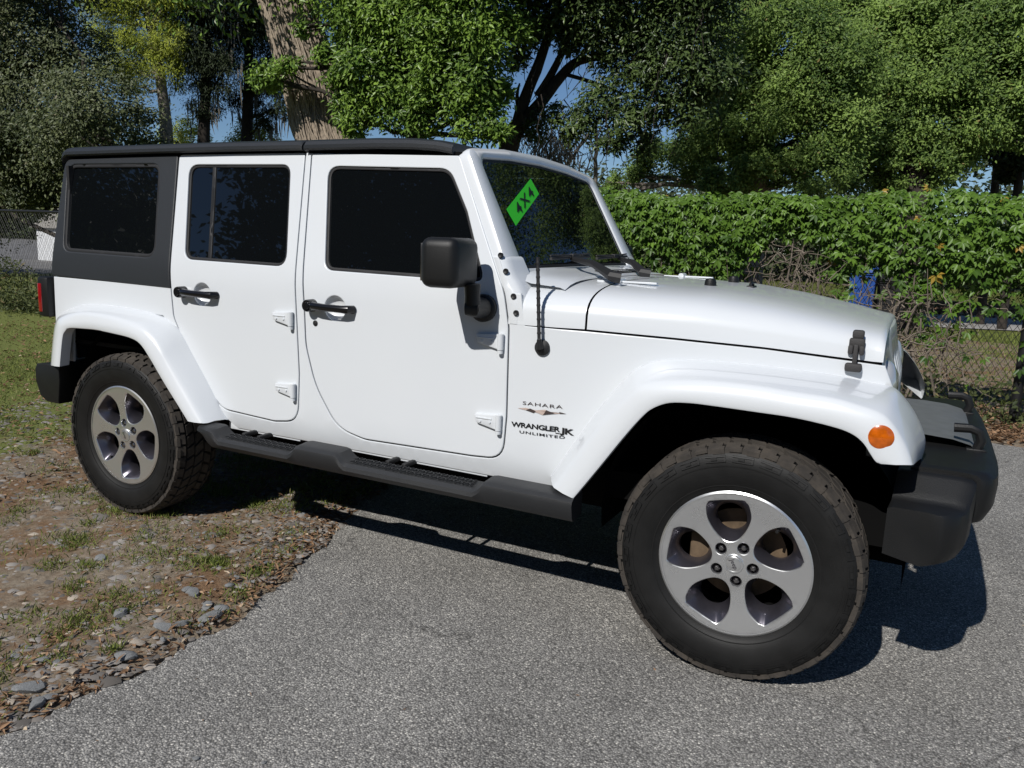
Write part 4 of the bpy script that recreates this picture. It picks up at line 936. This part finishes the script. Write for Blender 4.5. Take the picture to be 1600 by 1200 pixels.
# leaning trunk wrapped in vine stems, with its vines
b0 = on_y(556, 330, 6.6); b0[2] = 0
tp = [b0, on_y(548, 300, 6.6), on_y(512, 220, 6.6), on_y(487, 120, 6.6), on_y(448, 0, 6.6), on_y(405, -140, 6.6)]
vt = empty("vine_trunk_tree", (b0[0], b0[1], 0)); tag(vt, "thick leaning tree trunk wrapped in bare brown vine stems", "tree"); o_ = np.array([b0[0], b0[1], 0])
P = catmull(np.array(tp)-o_, 30); mb = MB(); tube(mb, P, list(np.linspace(.42, .36, 30)), 16, True, 0, .06); mb.build("trunk", M['bark'], vt, angle=60)
mb = MB()
for k in range(240):
    a0 = random.uniform(math.pi*.95, math.pi*2.05); a1 = a0+random.uniform(-.7, .7); r0 = random.uniform(.006, .022); i0 = random.randint(0, 8); i1 = random.randint(18, 29); pts = []
    off = random.uniform(0, .09)
    for i in range(i0, i1+1):
        t = (i-i0)/(i1-i0); a = a0+(a1-a0)*t+.12*math.sin(t*9+k); rr = .435-.002*i+off*math.sin(t*math.pi)+.015*math.sin(t*14+k)
        pts.append(P[i]+np.array([rr*math.cos(a), rr*math.sin(a), 0]))
    tube(mb, pts, list(np.linspace(r0, r0*.6, len(pts))), 5)
mb.build("vine_stems", M['vine_stem'], vt, angle=60)
crown("crown", [(c-o_, r) for c, r in cl(6.4, (380, -170, 220), (560, -190, 200), (250, -200, 160), (700, -230, 200, .8))], 26000, .12, L['bright'], vt)
# bright broadleaf tree in front of the trunk
b = on_y(640, 330, 6.3); b[2] = 0
br = cl(6.0, (420, 118, 24, -.3), (452, 105, 16, -.3), (562, 55, 40), (585, 110, 50), (562, 150, 32), (600, 40, 62), (650, 100, 62), (615, 165, 42), (700, 40, 58), (720, 120, 52), (670, 178, 34), (735, 185, 36), (765, 150, 30, .2), (560, 188, 28), (770, 60, 48), (585, -60, 110), (720, -70, 110), (775, 205, 20), (545, 20, 26), (468, 45, 11, -.3), (505, 85, 14, -.3), (530, 120, 18, -.2))
tree("broadleaf_tree", "bright green glossy leaved tree standing above the car roof", "tree", b, [b+np.array([0, 0, -.1]), tuple(on_y(645, 250, 6.3)), tuple(on_y(655, 120, 6.3)), tuple(on_y(640, -40, 6.3))], (.16, .07), br, 95000, .085, L['bright'], M['dark_bark'], ratio=.38, spread=.36)
# forked dark tree
b = on_y(782, 320, 7.2); b[2] = 0
fk = empty("forked_tree", (b[0], b[1], 0)); tag(fk, "dark tree with a forked bare trunk behind the windscreen", "tree"); o_ = np.array([b[0], b[1], 0])
mb = MB(); q = lambda x, y, d=0: on_y(x, y, 7.2+d)-o_
for pts, ra, rb in [([q(780, 330), q(790, 260), q(800, 215), q(822, 180)], .17, .12), ([q(803, 215), q(818, 160), q(838, 110), q(852, 70), q(868, 20), q(872, -60)], .095, .05), ([q(815, 195), q(845, 160), q(878, 118), q(905, 95), q(960, 85), q(1010, 70)], .10, .03), ([q(840, 150), q(870, 100), q(895, 40), q(915, -30)], .06, .03), ([q(812, 175), q(808, 150), q(812, 130)], .04, .012), ([q(900, 96), q(930, 60), q(960, 10)], .035, .012), ([q(880, 115), q(930, 130), q(985, 150), q(1040, 160)], .03, .01), ([q(930, 85), q(985, 40), q(1050, 10)], .03, .01)]:
    P = catmull(pts, 16); tube(mb, P, list(np.linspace(ra, rb, 16)), 9, True, 0, .06)
for k in range(90):
    a = q(random.uniform(800, 1130), random.uniform(-20, 230), random.uniform(-.8, .8)); d_ = np.array([random.uniform(-.3, .3), random.uniform(-.2, .2), random.uniform(-.8, -.15)]); limb(mb, a, a+d_, .008, .003, .15, 6, 4)
mb.build("trunk", M['dark_bark'], fk, angle=60)
dk = cl(7.0, (820, 30, 45), (870, 10, 50), (930, 30, 55), (985, 20, 55), (1040, 50, 60), (1090, 40, 55), (1060, 110, 52), (1000, 110, 42), (1110, 110, 44), (935, 165, 36), (975, 195, 34), (900, 195, 30), (1020, 165, 36), (860, 180, 22), (835, 205, 20, .2), (950, 225, 20), (1075, 165, 34), (1010, 225, 18, .2), (880, -80, 110), (1020, -90, 120), (1120, -60, 90), (800, 90, 22), (950, 85, 30), (885, 70, 20))
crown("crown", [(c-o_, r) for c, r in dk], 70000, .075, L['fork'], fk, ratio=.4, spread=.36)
# canopy out of view, added to shade it from above
crown("unseen_canopy", [(np.array(c)-o_, r) for c, r in [((-5.0, 5.2, 7.4), 1.5), ((-3.4, 5.4, 7.6), 1.5), ((-2.0, 5.6, 7.2), 1.3), ((-4.2, 6.2, 8.2), 1.5)]], 15000, .13, L['fork'], fk)
# pale moss bush behind
b = on_y(862, 260, 12); b[2] = 0; r = empty("mossy_shrub", tuple(b)); tag(r, "pale grey moss draped shrub behind the top corner of the windscreen", "shrub"); mb = MB()
for k in range(420):
    px, py = random.gauss(862, 26), random.gauss(232, 22); P = on_y(px, py, 12+random.uniform(-.5, .5))-b; ln = random.uniform(.12, .5)
    tube(mb, [P, P+[random.uniform(-.12, .12), 0, -ln*.5], P+[random.uniform(-.2, .2), 0, -ln]], [.007, .012, .003], 4)
limb(mb, (0, 0, 0), on_y(862, 200, 12)-b, .08, .02); limb(mb, on_y(862, 300, 12)-b, on_y(930, 190, 12)-b, .05, .02); limb(mb, on_y(930, 300, 12)-b, on_y(932, 190, 12)-b, .05, .03); tag(mb.build("moss", M['moss'], r), kind='stuff')

# right: two big oaks and thin trunks
b = on_y(1180, 330, 12.5); b[2] = 0
tree("oak_tree", "wide olive green oak rising directly behind the vine hedge", "tree", b, [b+np.array([0, 0, -.1]), tuple(on_y(1182, 250, 12.5)), tuple(on_y(1190, 120, 12.5)), tuple(on_y(1185, -60, 12.5))], (.3, .14),
     cl(12.0, (1180, 30, 70), (1240, 60, 70), (1190, 110, 62), (1130, 150, 56, .6), (1250, 150, 66), (1180, 190, 58), (1120, 215, 48, .5), (1240, 225, 58), (1190, 260, 44), (1080, 250, 40, 1), (1290, 200, 60), (1030, 240, 34, 1.5), (1140, 275, 36), (1280, 270, 46), (1300, 100, 66), (1180, -80, 110, 2.5), (1300, -70, 110, 2.5), (1000, 275, 22, 2), (960, 285, 16, 2)), 250000, .068, L['oak'], M['bark'])
ok_ = scene.objects['oak_tree.001']; oo = np.array(ok_.location)
crown("unseen_canopy", [(np.array(c)-oo, r) for c, r in [((-1.6, 14, 8.6), 1.5), ((-3.6, 14, 8.8), 1.6), ((.6, 14.8, 8.0), 1.5), ((2.2, 14.8, 8.2), 1.4), ((3.7, 14.8, 7.8), 1.4), ((1.4, 15, 10.0), 1.7), ((3.2, 15, 10.1), 1.7), ((-.2, 14.8, 9.8), 1.6), ((4.9, 14.8, 9.2), 1.5)]], 60000, .09, L['oak'], ok_)  # foliage above the view, added for the windscreen to mirror
b = on_y(1440, 330, 14); b[2] = 0
tree("oak_tree", "large olive green oak at the right edge above the hedge", "tree", b, [b+np.array([0, 0, -.1]), tuple(on_y(1436, 240, 14)), tuple(on_y(1420, 120, 14)), tuple(on_y(1400, -60, 14))], (.3, .15),
     cl(14, (1360, 40, 70), (1440, 30, 75), (1520, 30, 80), (1590, 60, 80), (1340, 130, 66), (1410, 120, 70), (1490, 120, 76), (1570, 140, 76), (1350, 210, 58), (1420, 200, 60), (1480, 200, 60), (1540, 190, 50), (1340, 265, 40), (1400, 262, 44), (1455, 255, 44), (1640, 120, 90), (1400, -80, 120, 2.5), (1560, -80, 130, 2.5), (1600, 200, 40), (1490, 245, 30)), 240000, .075, L['oak'], M['dark_bark'])
for (px, Y, lab, cr) in [(1556, 17, "thin dark tree trunk against the sky at far right", (1560, 200, 50)), (1592, 16, "stubby dark palm like tree at the right edge of the photo", (1590, 252, 22))]:
    b = on_y(px, 330, Y); b[2] = 0
    tree("slender_tree", lab, "tree", b, [b+np.array([0, 0, -.1]), tuple(on_y(px, 280, Y)), tuple(on_y(px+3, 210, Y))], (.095, .075), cl(Y, cr, (cr[0]+12, cr[1]-20, 20), (cr[0]-14, cr[1]+20, 10)), 5000, .14, L['far'], M['dark_bark'])
# far wood and the wood behind the camera (seen in the window glass)
def wood(name, clumps, n, ln): return tag(crown(name, clumps, n, ln, L['far'], None), kind='stuff')
wood("far_wood", [((x, 44+rng.normal(0, 3), h*.5), h*.62) for x in np.arange(-115, 34, 3.2) for h in (rng.uniform(4.0, 7.0),)]+[((x, 40, 1.6), 2.6) for x in np.arange(-115, 34, 3)], 130000, .36)
wood("wood_behind_viewer", [((x+rng.normal(0, .6), -23+rng.normal(0, 1.5), z), 2.5) for x in np.arange(-60, 14, 3.0) for z in (1.8, 4.8, 7.8, 10.6, 13.2) if not (z > 10 and -35 < x < -26) and not (z > 12 and (x > -12 or x < -44))], 320000, .36)

flat("parking_lot", [(-90, 9.5), (-13.5, 9.5), (-10, 30), (-20, 40), (-90, 40)], -.026, M['lot'])
# ------------------------------------------------------------------ chain-link fence, vine hedge, bin
FY = 4.65
fence = empty("chain_link_fence", (0, FY, 0)); tag(fence, "black chain link fence running behind the car under the vines", "fence")
x0, x1, hgt, dm = -15.0, 4.4, 1.56, .06
nw = int((x1-x0)/dm); nz = int(hgt/(dm))*2; Vs, Fs = [], []
for sgn in (1, -1):
    for k in range(-nz//2, nw):
        # straight runs of wire in each diagonal direction
        xa, za, xb, zb = (x0+k*dm, .03, x0+k*dm+hgt*.62, .03+hgt-.03) if sgn > 0 else (x0+k*dm+hgt*.62, .03, x0+k*dm, hgt)
        Vs.append((xa, za, xb, zb))
mb = MB(); r_ = .0021
for k, (xa, za, xb, zb) in enumerate(Vs):
    lo, hi = 0.0, 1.0
    if min(xa, xb) < x0 or max(xa, xb) > x1: continue
    yy = .004 if k % 2 else -.004
    a, b = np.array([xa, yy, za]), np.array([xb, yy, zb]); mb_pts = [a, b]
    tube(mb, mb_pts, r_, 4, False)
mb.build("wire_mesh", M['steel'], fence, recalc=False)
mb = MB(); tube(mb, [(x0, 0, hgt+.02), (x1, 0, hgt+.02)], .021, 10); mb.build("top_rail", M['post'], fence)
for px_ in (-14.5, -11.2, -9.0, -6.2, -3.6, -1.15, 1.30, 3.75):
    mb = MB(); tube(mb, [(px_, -.06, -.2), (px_, -.06, 1.63)], .042, 14); disc(mb, (px_, -.06, 1.63), (0, 0, 1), .046, .02, 14, .012); mb.build("fence_post", M['post'], fence)

hedge = empty("vine_hedge", (-.6, FY, 0)); tag(hedge, "thick green creeper with five fingered leaves covering the fence top", "hedge"); ho = np.array([-.6, FY, 0])
def hedge_top(x): return 1.95+.03*np.sin(x*1.7+.4)+.03*np.sin(x*4.3)
def hedge_bot(x): return np.interp(x, [-6, -2.7, -2.1, -1.5, -1.15, -.9, -.55, -.2, -.05, .15, .3, .7, 1.2, 1.6, 4.5], [1.3, 1.22, 1.30, 1.18, 1.12, 1.55, 1.62, 1.15, 1.27, 1.27, 1.0, 1.15, 1.16, 1.24, 1.2])
nc = 7600; x = rng.uniform(-5.8, 4.4, nc); tt = rng.random(nc); zt, zb = hedge_top(x), hedge_bot(x)+rng.normal(0, .09, nc)
z = zb+(zt-zb)*tt**.85; th = .30*np.sqrt(np.clip(1-((tt-.55)/.62)**2, .05, 1)); y = FY-th*rng.random(nc)**.45+.02+.42*(rng.random(nc) < .2)*rng.random(nc)
# stragglers lower down
ns = 130; xs_ = np.concatenate([rng.uniform(-3, 2.6, ns), rng.normal(.55, .12, 14), rng.normal(1.2, .2, 12)]); x = np.concatenate([x, xs_]); z = np.concatenate([z, rng.uniform(.3, 1.1, ns), rng.normal(.75, .06, 14), rng.uniform(.9, 1.1, 12)]); y = np.concatenate([y, FY-.06-.12*rng.random(ns+26)])
C = np.stack([x, y, z], 1)-ho; n = len(C)
ax = np.stack([rng.normal(0, .45, n), -np.ones(n)+rng.normal(0, .25, n), .55+rng.normal(0, .35, n)], 1); ax /= np.linalg.norm(ax, axis=1)[:, None]
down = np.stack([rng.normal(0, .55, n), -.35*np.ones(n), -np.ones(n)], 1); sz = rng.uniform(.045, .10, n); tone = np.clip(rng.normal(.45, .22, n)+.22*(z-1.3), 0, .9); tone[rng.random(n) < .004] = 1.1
LC, LN, LD, LL, LR = [], [], [], [], []
e1 = down-(down*ax).sum(1)[:, None]*ax; e1 /= np.linalg.norm(e1, axis=1)[:, None]; e2 = np.cross(ax, e1)
for k, a in enumerate((-1.25, -.62, 0, .62, 1.25)):
    D = e1*math.cos(a)+e2*math.sin(a); N = ax+.25*rng.normal(size=(n, 3)); N /= np.linalg.norm(N, axis=1)[:, None]
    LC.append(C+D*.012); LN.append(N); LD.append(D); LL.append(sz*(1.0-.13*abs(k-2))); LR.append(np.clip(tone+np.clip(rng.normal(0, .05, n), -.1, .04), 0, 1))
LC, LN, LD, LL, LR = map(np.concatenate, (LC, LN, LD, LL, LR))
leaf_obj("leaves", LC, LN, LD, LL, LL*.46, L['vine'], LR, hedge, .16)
mb = MB()
for k in range(140):
    xx = random.uniform(-3.6, .75); a = np.array([xx, FY-random.uniform(-.12, .18), random.uniform(.0, .3) if k % 3 else random.uniform(.5, 1.2)])-ho
    d_ = np.array([random.uniform(-.35, .35), random.uniform(-.12, .06), random.uniform(.5, 1.3) if k % 3 else random.uniform(-.3, .5)]); limb(mb, a, a+d_, random.uniform(.005, .013), .003, .12, 7, 5)
tag(mb.build("stems", M['twig'], hedge, angle=60), kind='stuff')
for (cx, n_, lab, grp) in [(-.62, 170, "bare brown twiggy bush in the gap of the hedge behind the bonnet", None), (.45, 120, "tangled leafless bramble in front of the fence by the blue bin", None)]:
    r = empty("bare_bush", (cx, FY-.12, 0)); tag(r, lab, "bush"); mb = MB()
    for s in range(3): limb(mb, (random.uniform(-.1, .1), 0, 0), (random.uniform(-.25, .25), random.uniform(-.1, .1), random.uniform(1.2, 1.7)), .017, .007, .1, 9, 6)
    for k in range(n_):
        a = np.array([random.gauss(0, .28), random.uniform(-.14, .12), random.uniform(.35, 1.5) if cx < 0 else random.uniform(.35, 1.1)]); d_ = rand_unit(1)[0]*random.uniform(.25, .6)*np.array([1, .25, .8]); limb(mb, a, a+d_, random.uniform(.004, .008), .002, .2, 7, 4)
    mb.build("branches", M['twig'], r, angle=60)
# blue wheeled bin and a dark one beyond the fence
for (px0, px1, py0, py1, Y, mt, lab) in [(1332, 1366, 418, 474, 9.0, 'blue_bin', "blue plastic wheeled bin half hidden behind the hedge"), (1374, 1412, 432, 486, 9.3, 'trim', "black plastic wheeled bin just right of the blue bin")]:
    a, c = on_y(px0, py0, Y), on_y(px1, py1, Y); w = c[0]-a[0]; x_ = (a[0]+c[0])/2; r = empty("wheeled_bin", (x_, Y, 0)); tag(r, lab, "bin")
    h = a[2]*.93; mb = MB(); loft(mb, [[(sx*w*k, sy*.3*k, zz) for sx, sy in ((-.5, -1), (.5, -1), (.5, 1), (-.5, 1))] for k, zz in ((.78, .06), (1, h), (1.06, h), (1.06, h+.03))], True, True); mb.build("bin_body", M[mt], r)
    mb = MB(); loft(mb, [[(sx*w*k, sy*.31*k, zz) for sx, sy in ((-.5, -1), (.5, -1), (.5, 1), (-.5, 1))] for k, zz in ((1.1, h+.03), (1.08, h+.07), (.8, h+.11))], True, True); mb.build("bin_lid", M[mt], r)
# pale gable wall glimpsed through the fence at far left
P = on_y(66, 385, 16); w_ = empty("outbuilding", (P[0], 16, 0)); tag(w_, "white walled shed glimpsed through the fence behind the car", "shed")
mb = MB(); box(mb, (1.2, 1.5, .55), (3.0, 3.0, 1.5)); mb.build("wall", M['wall'], w_)
mb = MB(); loft(mb, [[(-.5, y_, 1.22), (1.2, y_, 2.0), (2.9, y_, 1.22)] for y_ in (-.15, 3.15)], caps=True); mb.build("roof", M['tarmac_far'], w_)

# ------------------------------------------------------------------ ground cover
def blades(name, P, h, mat, w=.006, lean=.5):
    n = len(P); D = np.stack([rng.normal(0, lean, n), rng.normal(0, lean, n), np.ones(n)], 1); D /= np.linalg.norm(D, axis=1)[:, None]
    N = np.stack([rng.normal(size=n), rng.normal(size=n)-.6, .25*np.ones(n)], 1); N /= np.linalg.norm(N, axis=1)[:, None]
    return tag(leaf_obj(name, P, N, D, h, w, mat, None, None, .1), kind='stuff')
def ground_z(x, y): return hfield(x, y)-.006
# tufts on the verge
T = []
for k in range(420):
    yy = rng.uniform(-3.4, 3.0); xx = edge_x(yy)-.06-abs(rng.normal(0, 1.3)); R_ = rng.uniform(.02, .09); m_ = int(rng.uniform(30, 130)); T.append(np.stack([xx+rng.normal(0, R_, m_), yy+rng.normal(0, R_, m_)], 1))
T = np.concatenate(T); T = T[(T[:, 0] < edge_x(np.clip(T[:, 1], -6, 3.4))-.02)]
blades("grass_tufts", np.stack([T[:, 0], T[:, 1], ground_z(T[:, 0], T[:, 1])], 1), rng.uniform(.012, .042, len(T)), L['grass'], .0045, .9)
n = 42000; xx = -4.2-rng.gamma(2.0, 2.2, n); yy = rng.uniform(-1.5, 4.6, n); k = (np.sin(xx*1.7+yy)+np.sin(yy*2.9-xx*.6)+rng.normal(0, .7, n) > -.4)
xx, yy = xx[k], yy[k]; blades("verge_grass", np.stack([xx, yy, ground_z(xx, yy)], 1), rng.uniform(.02, .06, len(xx)), L['grass'], .007, .9)
n = 26000; xx = rng.uniform(-1.5, 6.5, n); yy = rng.uniform(4.7, 14.6, n); blades("field_grass", np.stack([xx, yy, np.full(n, -.03)], 1), rng.uniform(.03, .10, n), L['grass'], .014, .8)
n = 15000; xx = rng.uniform(-15, -5.6, n); yy = FY-.05-np.abs(rng.normal(0, .28, n)); zz = rng.random(n)**1.5*np.clip(.62+.2*np.sin(xx*2.3), .3, .85)
P = np.stack([xx, yy, zz], 1); tag(leaf_obj("fence_weeds", P, rand_unit(n)*.8+np.array([0, -.6, .5]), rand_unit(n)+np.array([0, 0, .6]), rng.uniform(.04, .10, n), .028, L['weed']), kind='stuff')
n = 5200; xx = rng.uniform(-3, 3.4, n); yy = FY-.10+rng.normal(0, .16, n); zz = rng.random(n)**1.8*.42
tag(leaf_obj("fence_foot_weeds", np.stack([xx, yy, zz], 1), rand_unit(n)*.8+np.array([0, -.6, .5]), rand_unit(n)+np.array([0, 0, .4]), rng.uniform(.03, .075, n), .024, L['weed']), kind='stuff')
# dead leaves and needles
def litter(name, P, ln, wd):
    n = len(P); N = np.stack([rng.normal(0, .35, n), rng.normal(0, .35, n), np.ones(n)], 1); N /= np.linalg.norm(N, axis=1)[:, None]
    return tag(leaf_obj(name, P, N, rand_unit(n)*np.array([1, 1, .15]), ln, wd, L['litter'], None, None, .2), kind='stuff')
n = 22000; yy = rng.uniform(-3.6, 3.4, n); xx = edge_x(yy)-np.where(rng.random(n) < .22, rng.gamma(1.2, .12, n), rng.gamma(1.6, 1.0, n)); k = np.sin(xx*3.1+1)+np.sin(yy*3.7+xx)+rng.normal(0, .9, n) > .1; xx, yy = xx[k], yy[k]
litter("leaf_litter", np.stack([xx, yy, ground_z(xx, yy)+.008], 1), rng.uniform(.012, .05, len(xx)), rng.uniform(.003, .014, len(xx)))
n = 9000; xx = rng.uniform(-2.6, 5, n); yy = 3.62+rng.gamma(2.4, .30, n); k = yy < 5.6; xx, yy = xx[k], yy[k]; litter("fence_litter", np.stack([xx, yy, ground_z(xx, yy)+.012+.012*rng.random(len(xx))], 1), rng.uniform(.03, .10, len(xx)), rng.uniform(.006, .04, len(xx)))
n = 5000; xx = rng.uniform(-11, -3.6, n); yy = rng.uniform(-1.5, 4.5, n); litter("turf_litter", np.stack([xx, yy, ground_z(xx, yy)+.02], 1), rng.uniform(.02, .07, n), rng.uniform(.008, .03, n))
n = 70; xx = rng.uniform(-1.5, 1.6, n); yy = rng.uniform(-2.6, 2.4, n); k = xx > edge_x(yy)+.05; litter("paving_litter", np.stack([xx, yy, np.full(n, .003)], 1)[k], rng.uniform(.008, .028, k.sum()), rng.uniform(.002, .008, k.sum()))
n = 3000; xx = rng.uniform(-2, 8, n); yy = rng.uniform(19.5, 26, n); litter("far_litter", np.stack([xx, yy, np.full(n, -.02)], 1), rng.uniform(.1, .25, n), .1)
# gravel
def stone_mesh(seed):
    r = np.random.default_rng(seed); bm = bmesh.new(); bmesh.ops.create_icosphere(bm, subdivisions=2, radius=1.0)
    pl = [(lambda v: (v/np.linalg.norm(v), r.uniform(.45, .85)))(r.normal(size=3)) for _ in range(9)]
    for v in bm.verts:
        p = np.array(v.co)
        for nn, dd in pl:
            q = p@nn
            if q > dd: p = p-nn*(q-dd)
        v.co = Vector(p*np.array([1, .72, .42]))
    me = bpy.data.meshes.new("stone"); bm.to_mesh(me); bm.free()
    me.polygons.foreach_set('use_smooth', [True]*len(me.polygons)); me.set_sharp_from_angle(angle=math.radians(28)); return me
sm = []
for k in range(8):
    me = stone_mesh(k); me.materials.append(M['stone_tan'] if k in (2, 5) else M['stone']); sm.append(me)
def stone(x, y, s, k, rot, label, z=None):
    o = bpy.data.objects.new("stone", sm[k]); scene.collection.objects.link(o); o.location = (x, y, (ground_z(x, y) if z is None else z)+s*.20); o.scale = (s, s, s); o.rotation_euler = (rng.normal(0, .15), rng.normal(0, .15), rot)
    return tag(o, label, "stone", "loose stones along the edge of the asphalt")
named = [((327, 970), .075, 3, "grey green flat stone lying on the very edge of the asphalt"), ((252, 985), .062, 0, "pale grey rounded stone just left of the asphalt edge"), ((282, 980), .058, 1, "slate grey angular stone beside the pale rounded one"), ((300, 930), .06, 4, "blue grey stone in rusty needles by the asphalt"), ((322, 953), .045, 6, "small round blue grey stone touching the asphalt"), ((195, 1032), .062, 7, "flat dark grey stone at the asphalt edge lower left"), ((40, 1080), .085, 0, "largest oval blue grey stone near the lower left corner"), ((55, 1105), .06, 1, "pale grey stone just below the largest oval stone"), ((115, 1055), .055, 2, "tan stone with flat top in the rusty dirt"), ((215, 1010), .05, 5, "tan wedge shaped stone standing on its end"), ((190, 965), .065, 3, "grey stone among grass further from the asphalt"), ((345, 958), .05, 7, "thin grey stone lying fully on the asphalt edge"), ((455-160, 925), .05, 6, "light grey stone between two darker ones"), ((360, 920), .045, 3, "slate chip near the asphalt close to the rear wheel"), ((155, 873), .055, 4, "dark blue stone in bare dirt below the rear tyre"), ((75, 1092), .045, 6, "small pale stone under the tan flat one")]
for (p, s, k, lab) in named:
    P = on_z(*p); stone(P[0], P[1], s*.66, k, rng.uniform(0, 6.3), lab)
for k in range(90):
    yy = rng.uniform(-2.6, 1.0); xx = edge_x(yy)-abs(rng.normal(0, .32))-.02 if k < 55 else edge_x(yy)-rng.uniform(.1, 2.2)
    o = stone(xx, yy, rng.uniform(.012, .026), int(rng.integers(0, 8)), rng.uniform(0, 6.3), "small angular grey or tan stone half sunk in the dirt verge")
tag(stone(-1.15, -2.06, .013, 1, .4, "tiny pale pebble alone on the open asphalt lower left", 0.0), group="pebbles on the asphalt"); tag(stone(-.98, -1.98, .010, 3, 1.4, "tiny grey pebble alone on the asphalt right of the pale one", 0.0), group="pebbles on the asphalt")
ns = 22000; yy = rng.uniform(-3.2, 2.6, ns); xx = edge_x(yy)-np.where(rng.random(ns) < .3, rng.gamma(1.3, .22, ns), rng.uniform(0, 3.6, ns)); s = rng.gamma(2.2, .0040, ns)+.004
k = np.sin(xx*2.2+.5)+np.sin(yy*2.6-xx)+rng.normal(0, .8, ns)+np.clip((-xx-2.6), -1, .6) > -.5; xx, yy, s = xx[k], yy[k], s[k]; ns = len(xx)
oct_ = np.array([[1, 0, 0], [.3, .95, .1], [-.8, .6, 0], [-.9, -.5, .1], [.2, -1, 0], [.45, .2, .42], [-.5, -.15, .36]]); of = np.array([[0, 1, 5], [1, 2, 6], [1, 6, 5], [2, 3, 6], [3, 4, 6], [4, 5, 6], [4, 0, 5]])
ang = rng.uniform(0, 6.3, ns); ca, sa = np.cos(ang), np.sin(ang); o3 = oct_[None]*s[:, None, None]*(1+rng.normal(0, .18, (ns, 7, 3)))
Vg = np.stack([xx[:, None]+o3[..., 0]*ca[:, None]-o3[..., 1]*sa[:, None], yy[:, None]+o3[..., 0]*sa[:, None]+o3[..., 1]*ca[:, None], ground_z(xx, yy)[:, None]+o3[..., 2]*.8], -1).reshape(-1, 3)
Fg = (of[None]+(np.arange(ns)*7)[:, None, None]).reshape(-1, 3); tag(fast_mesh("gravel", Vg, Fg, L['gravel'], np.repeat(rng.random(ns), 7)), kind='stuff')
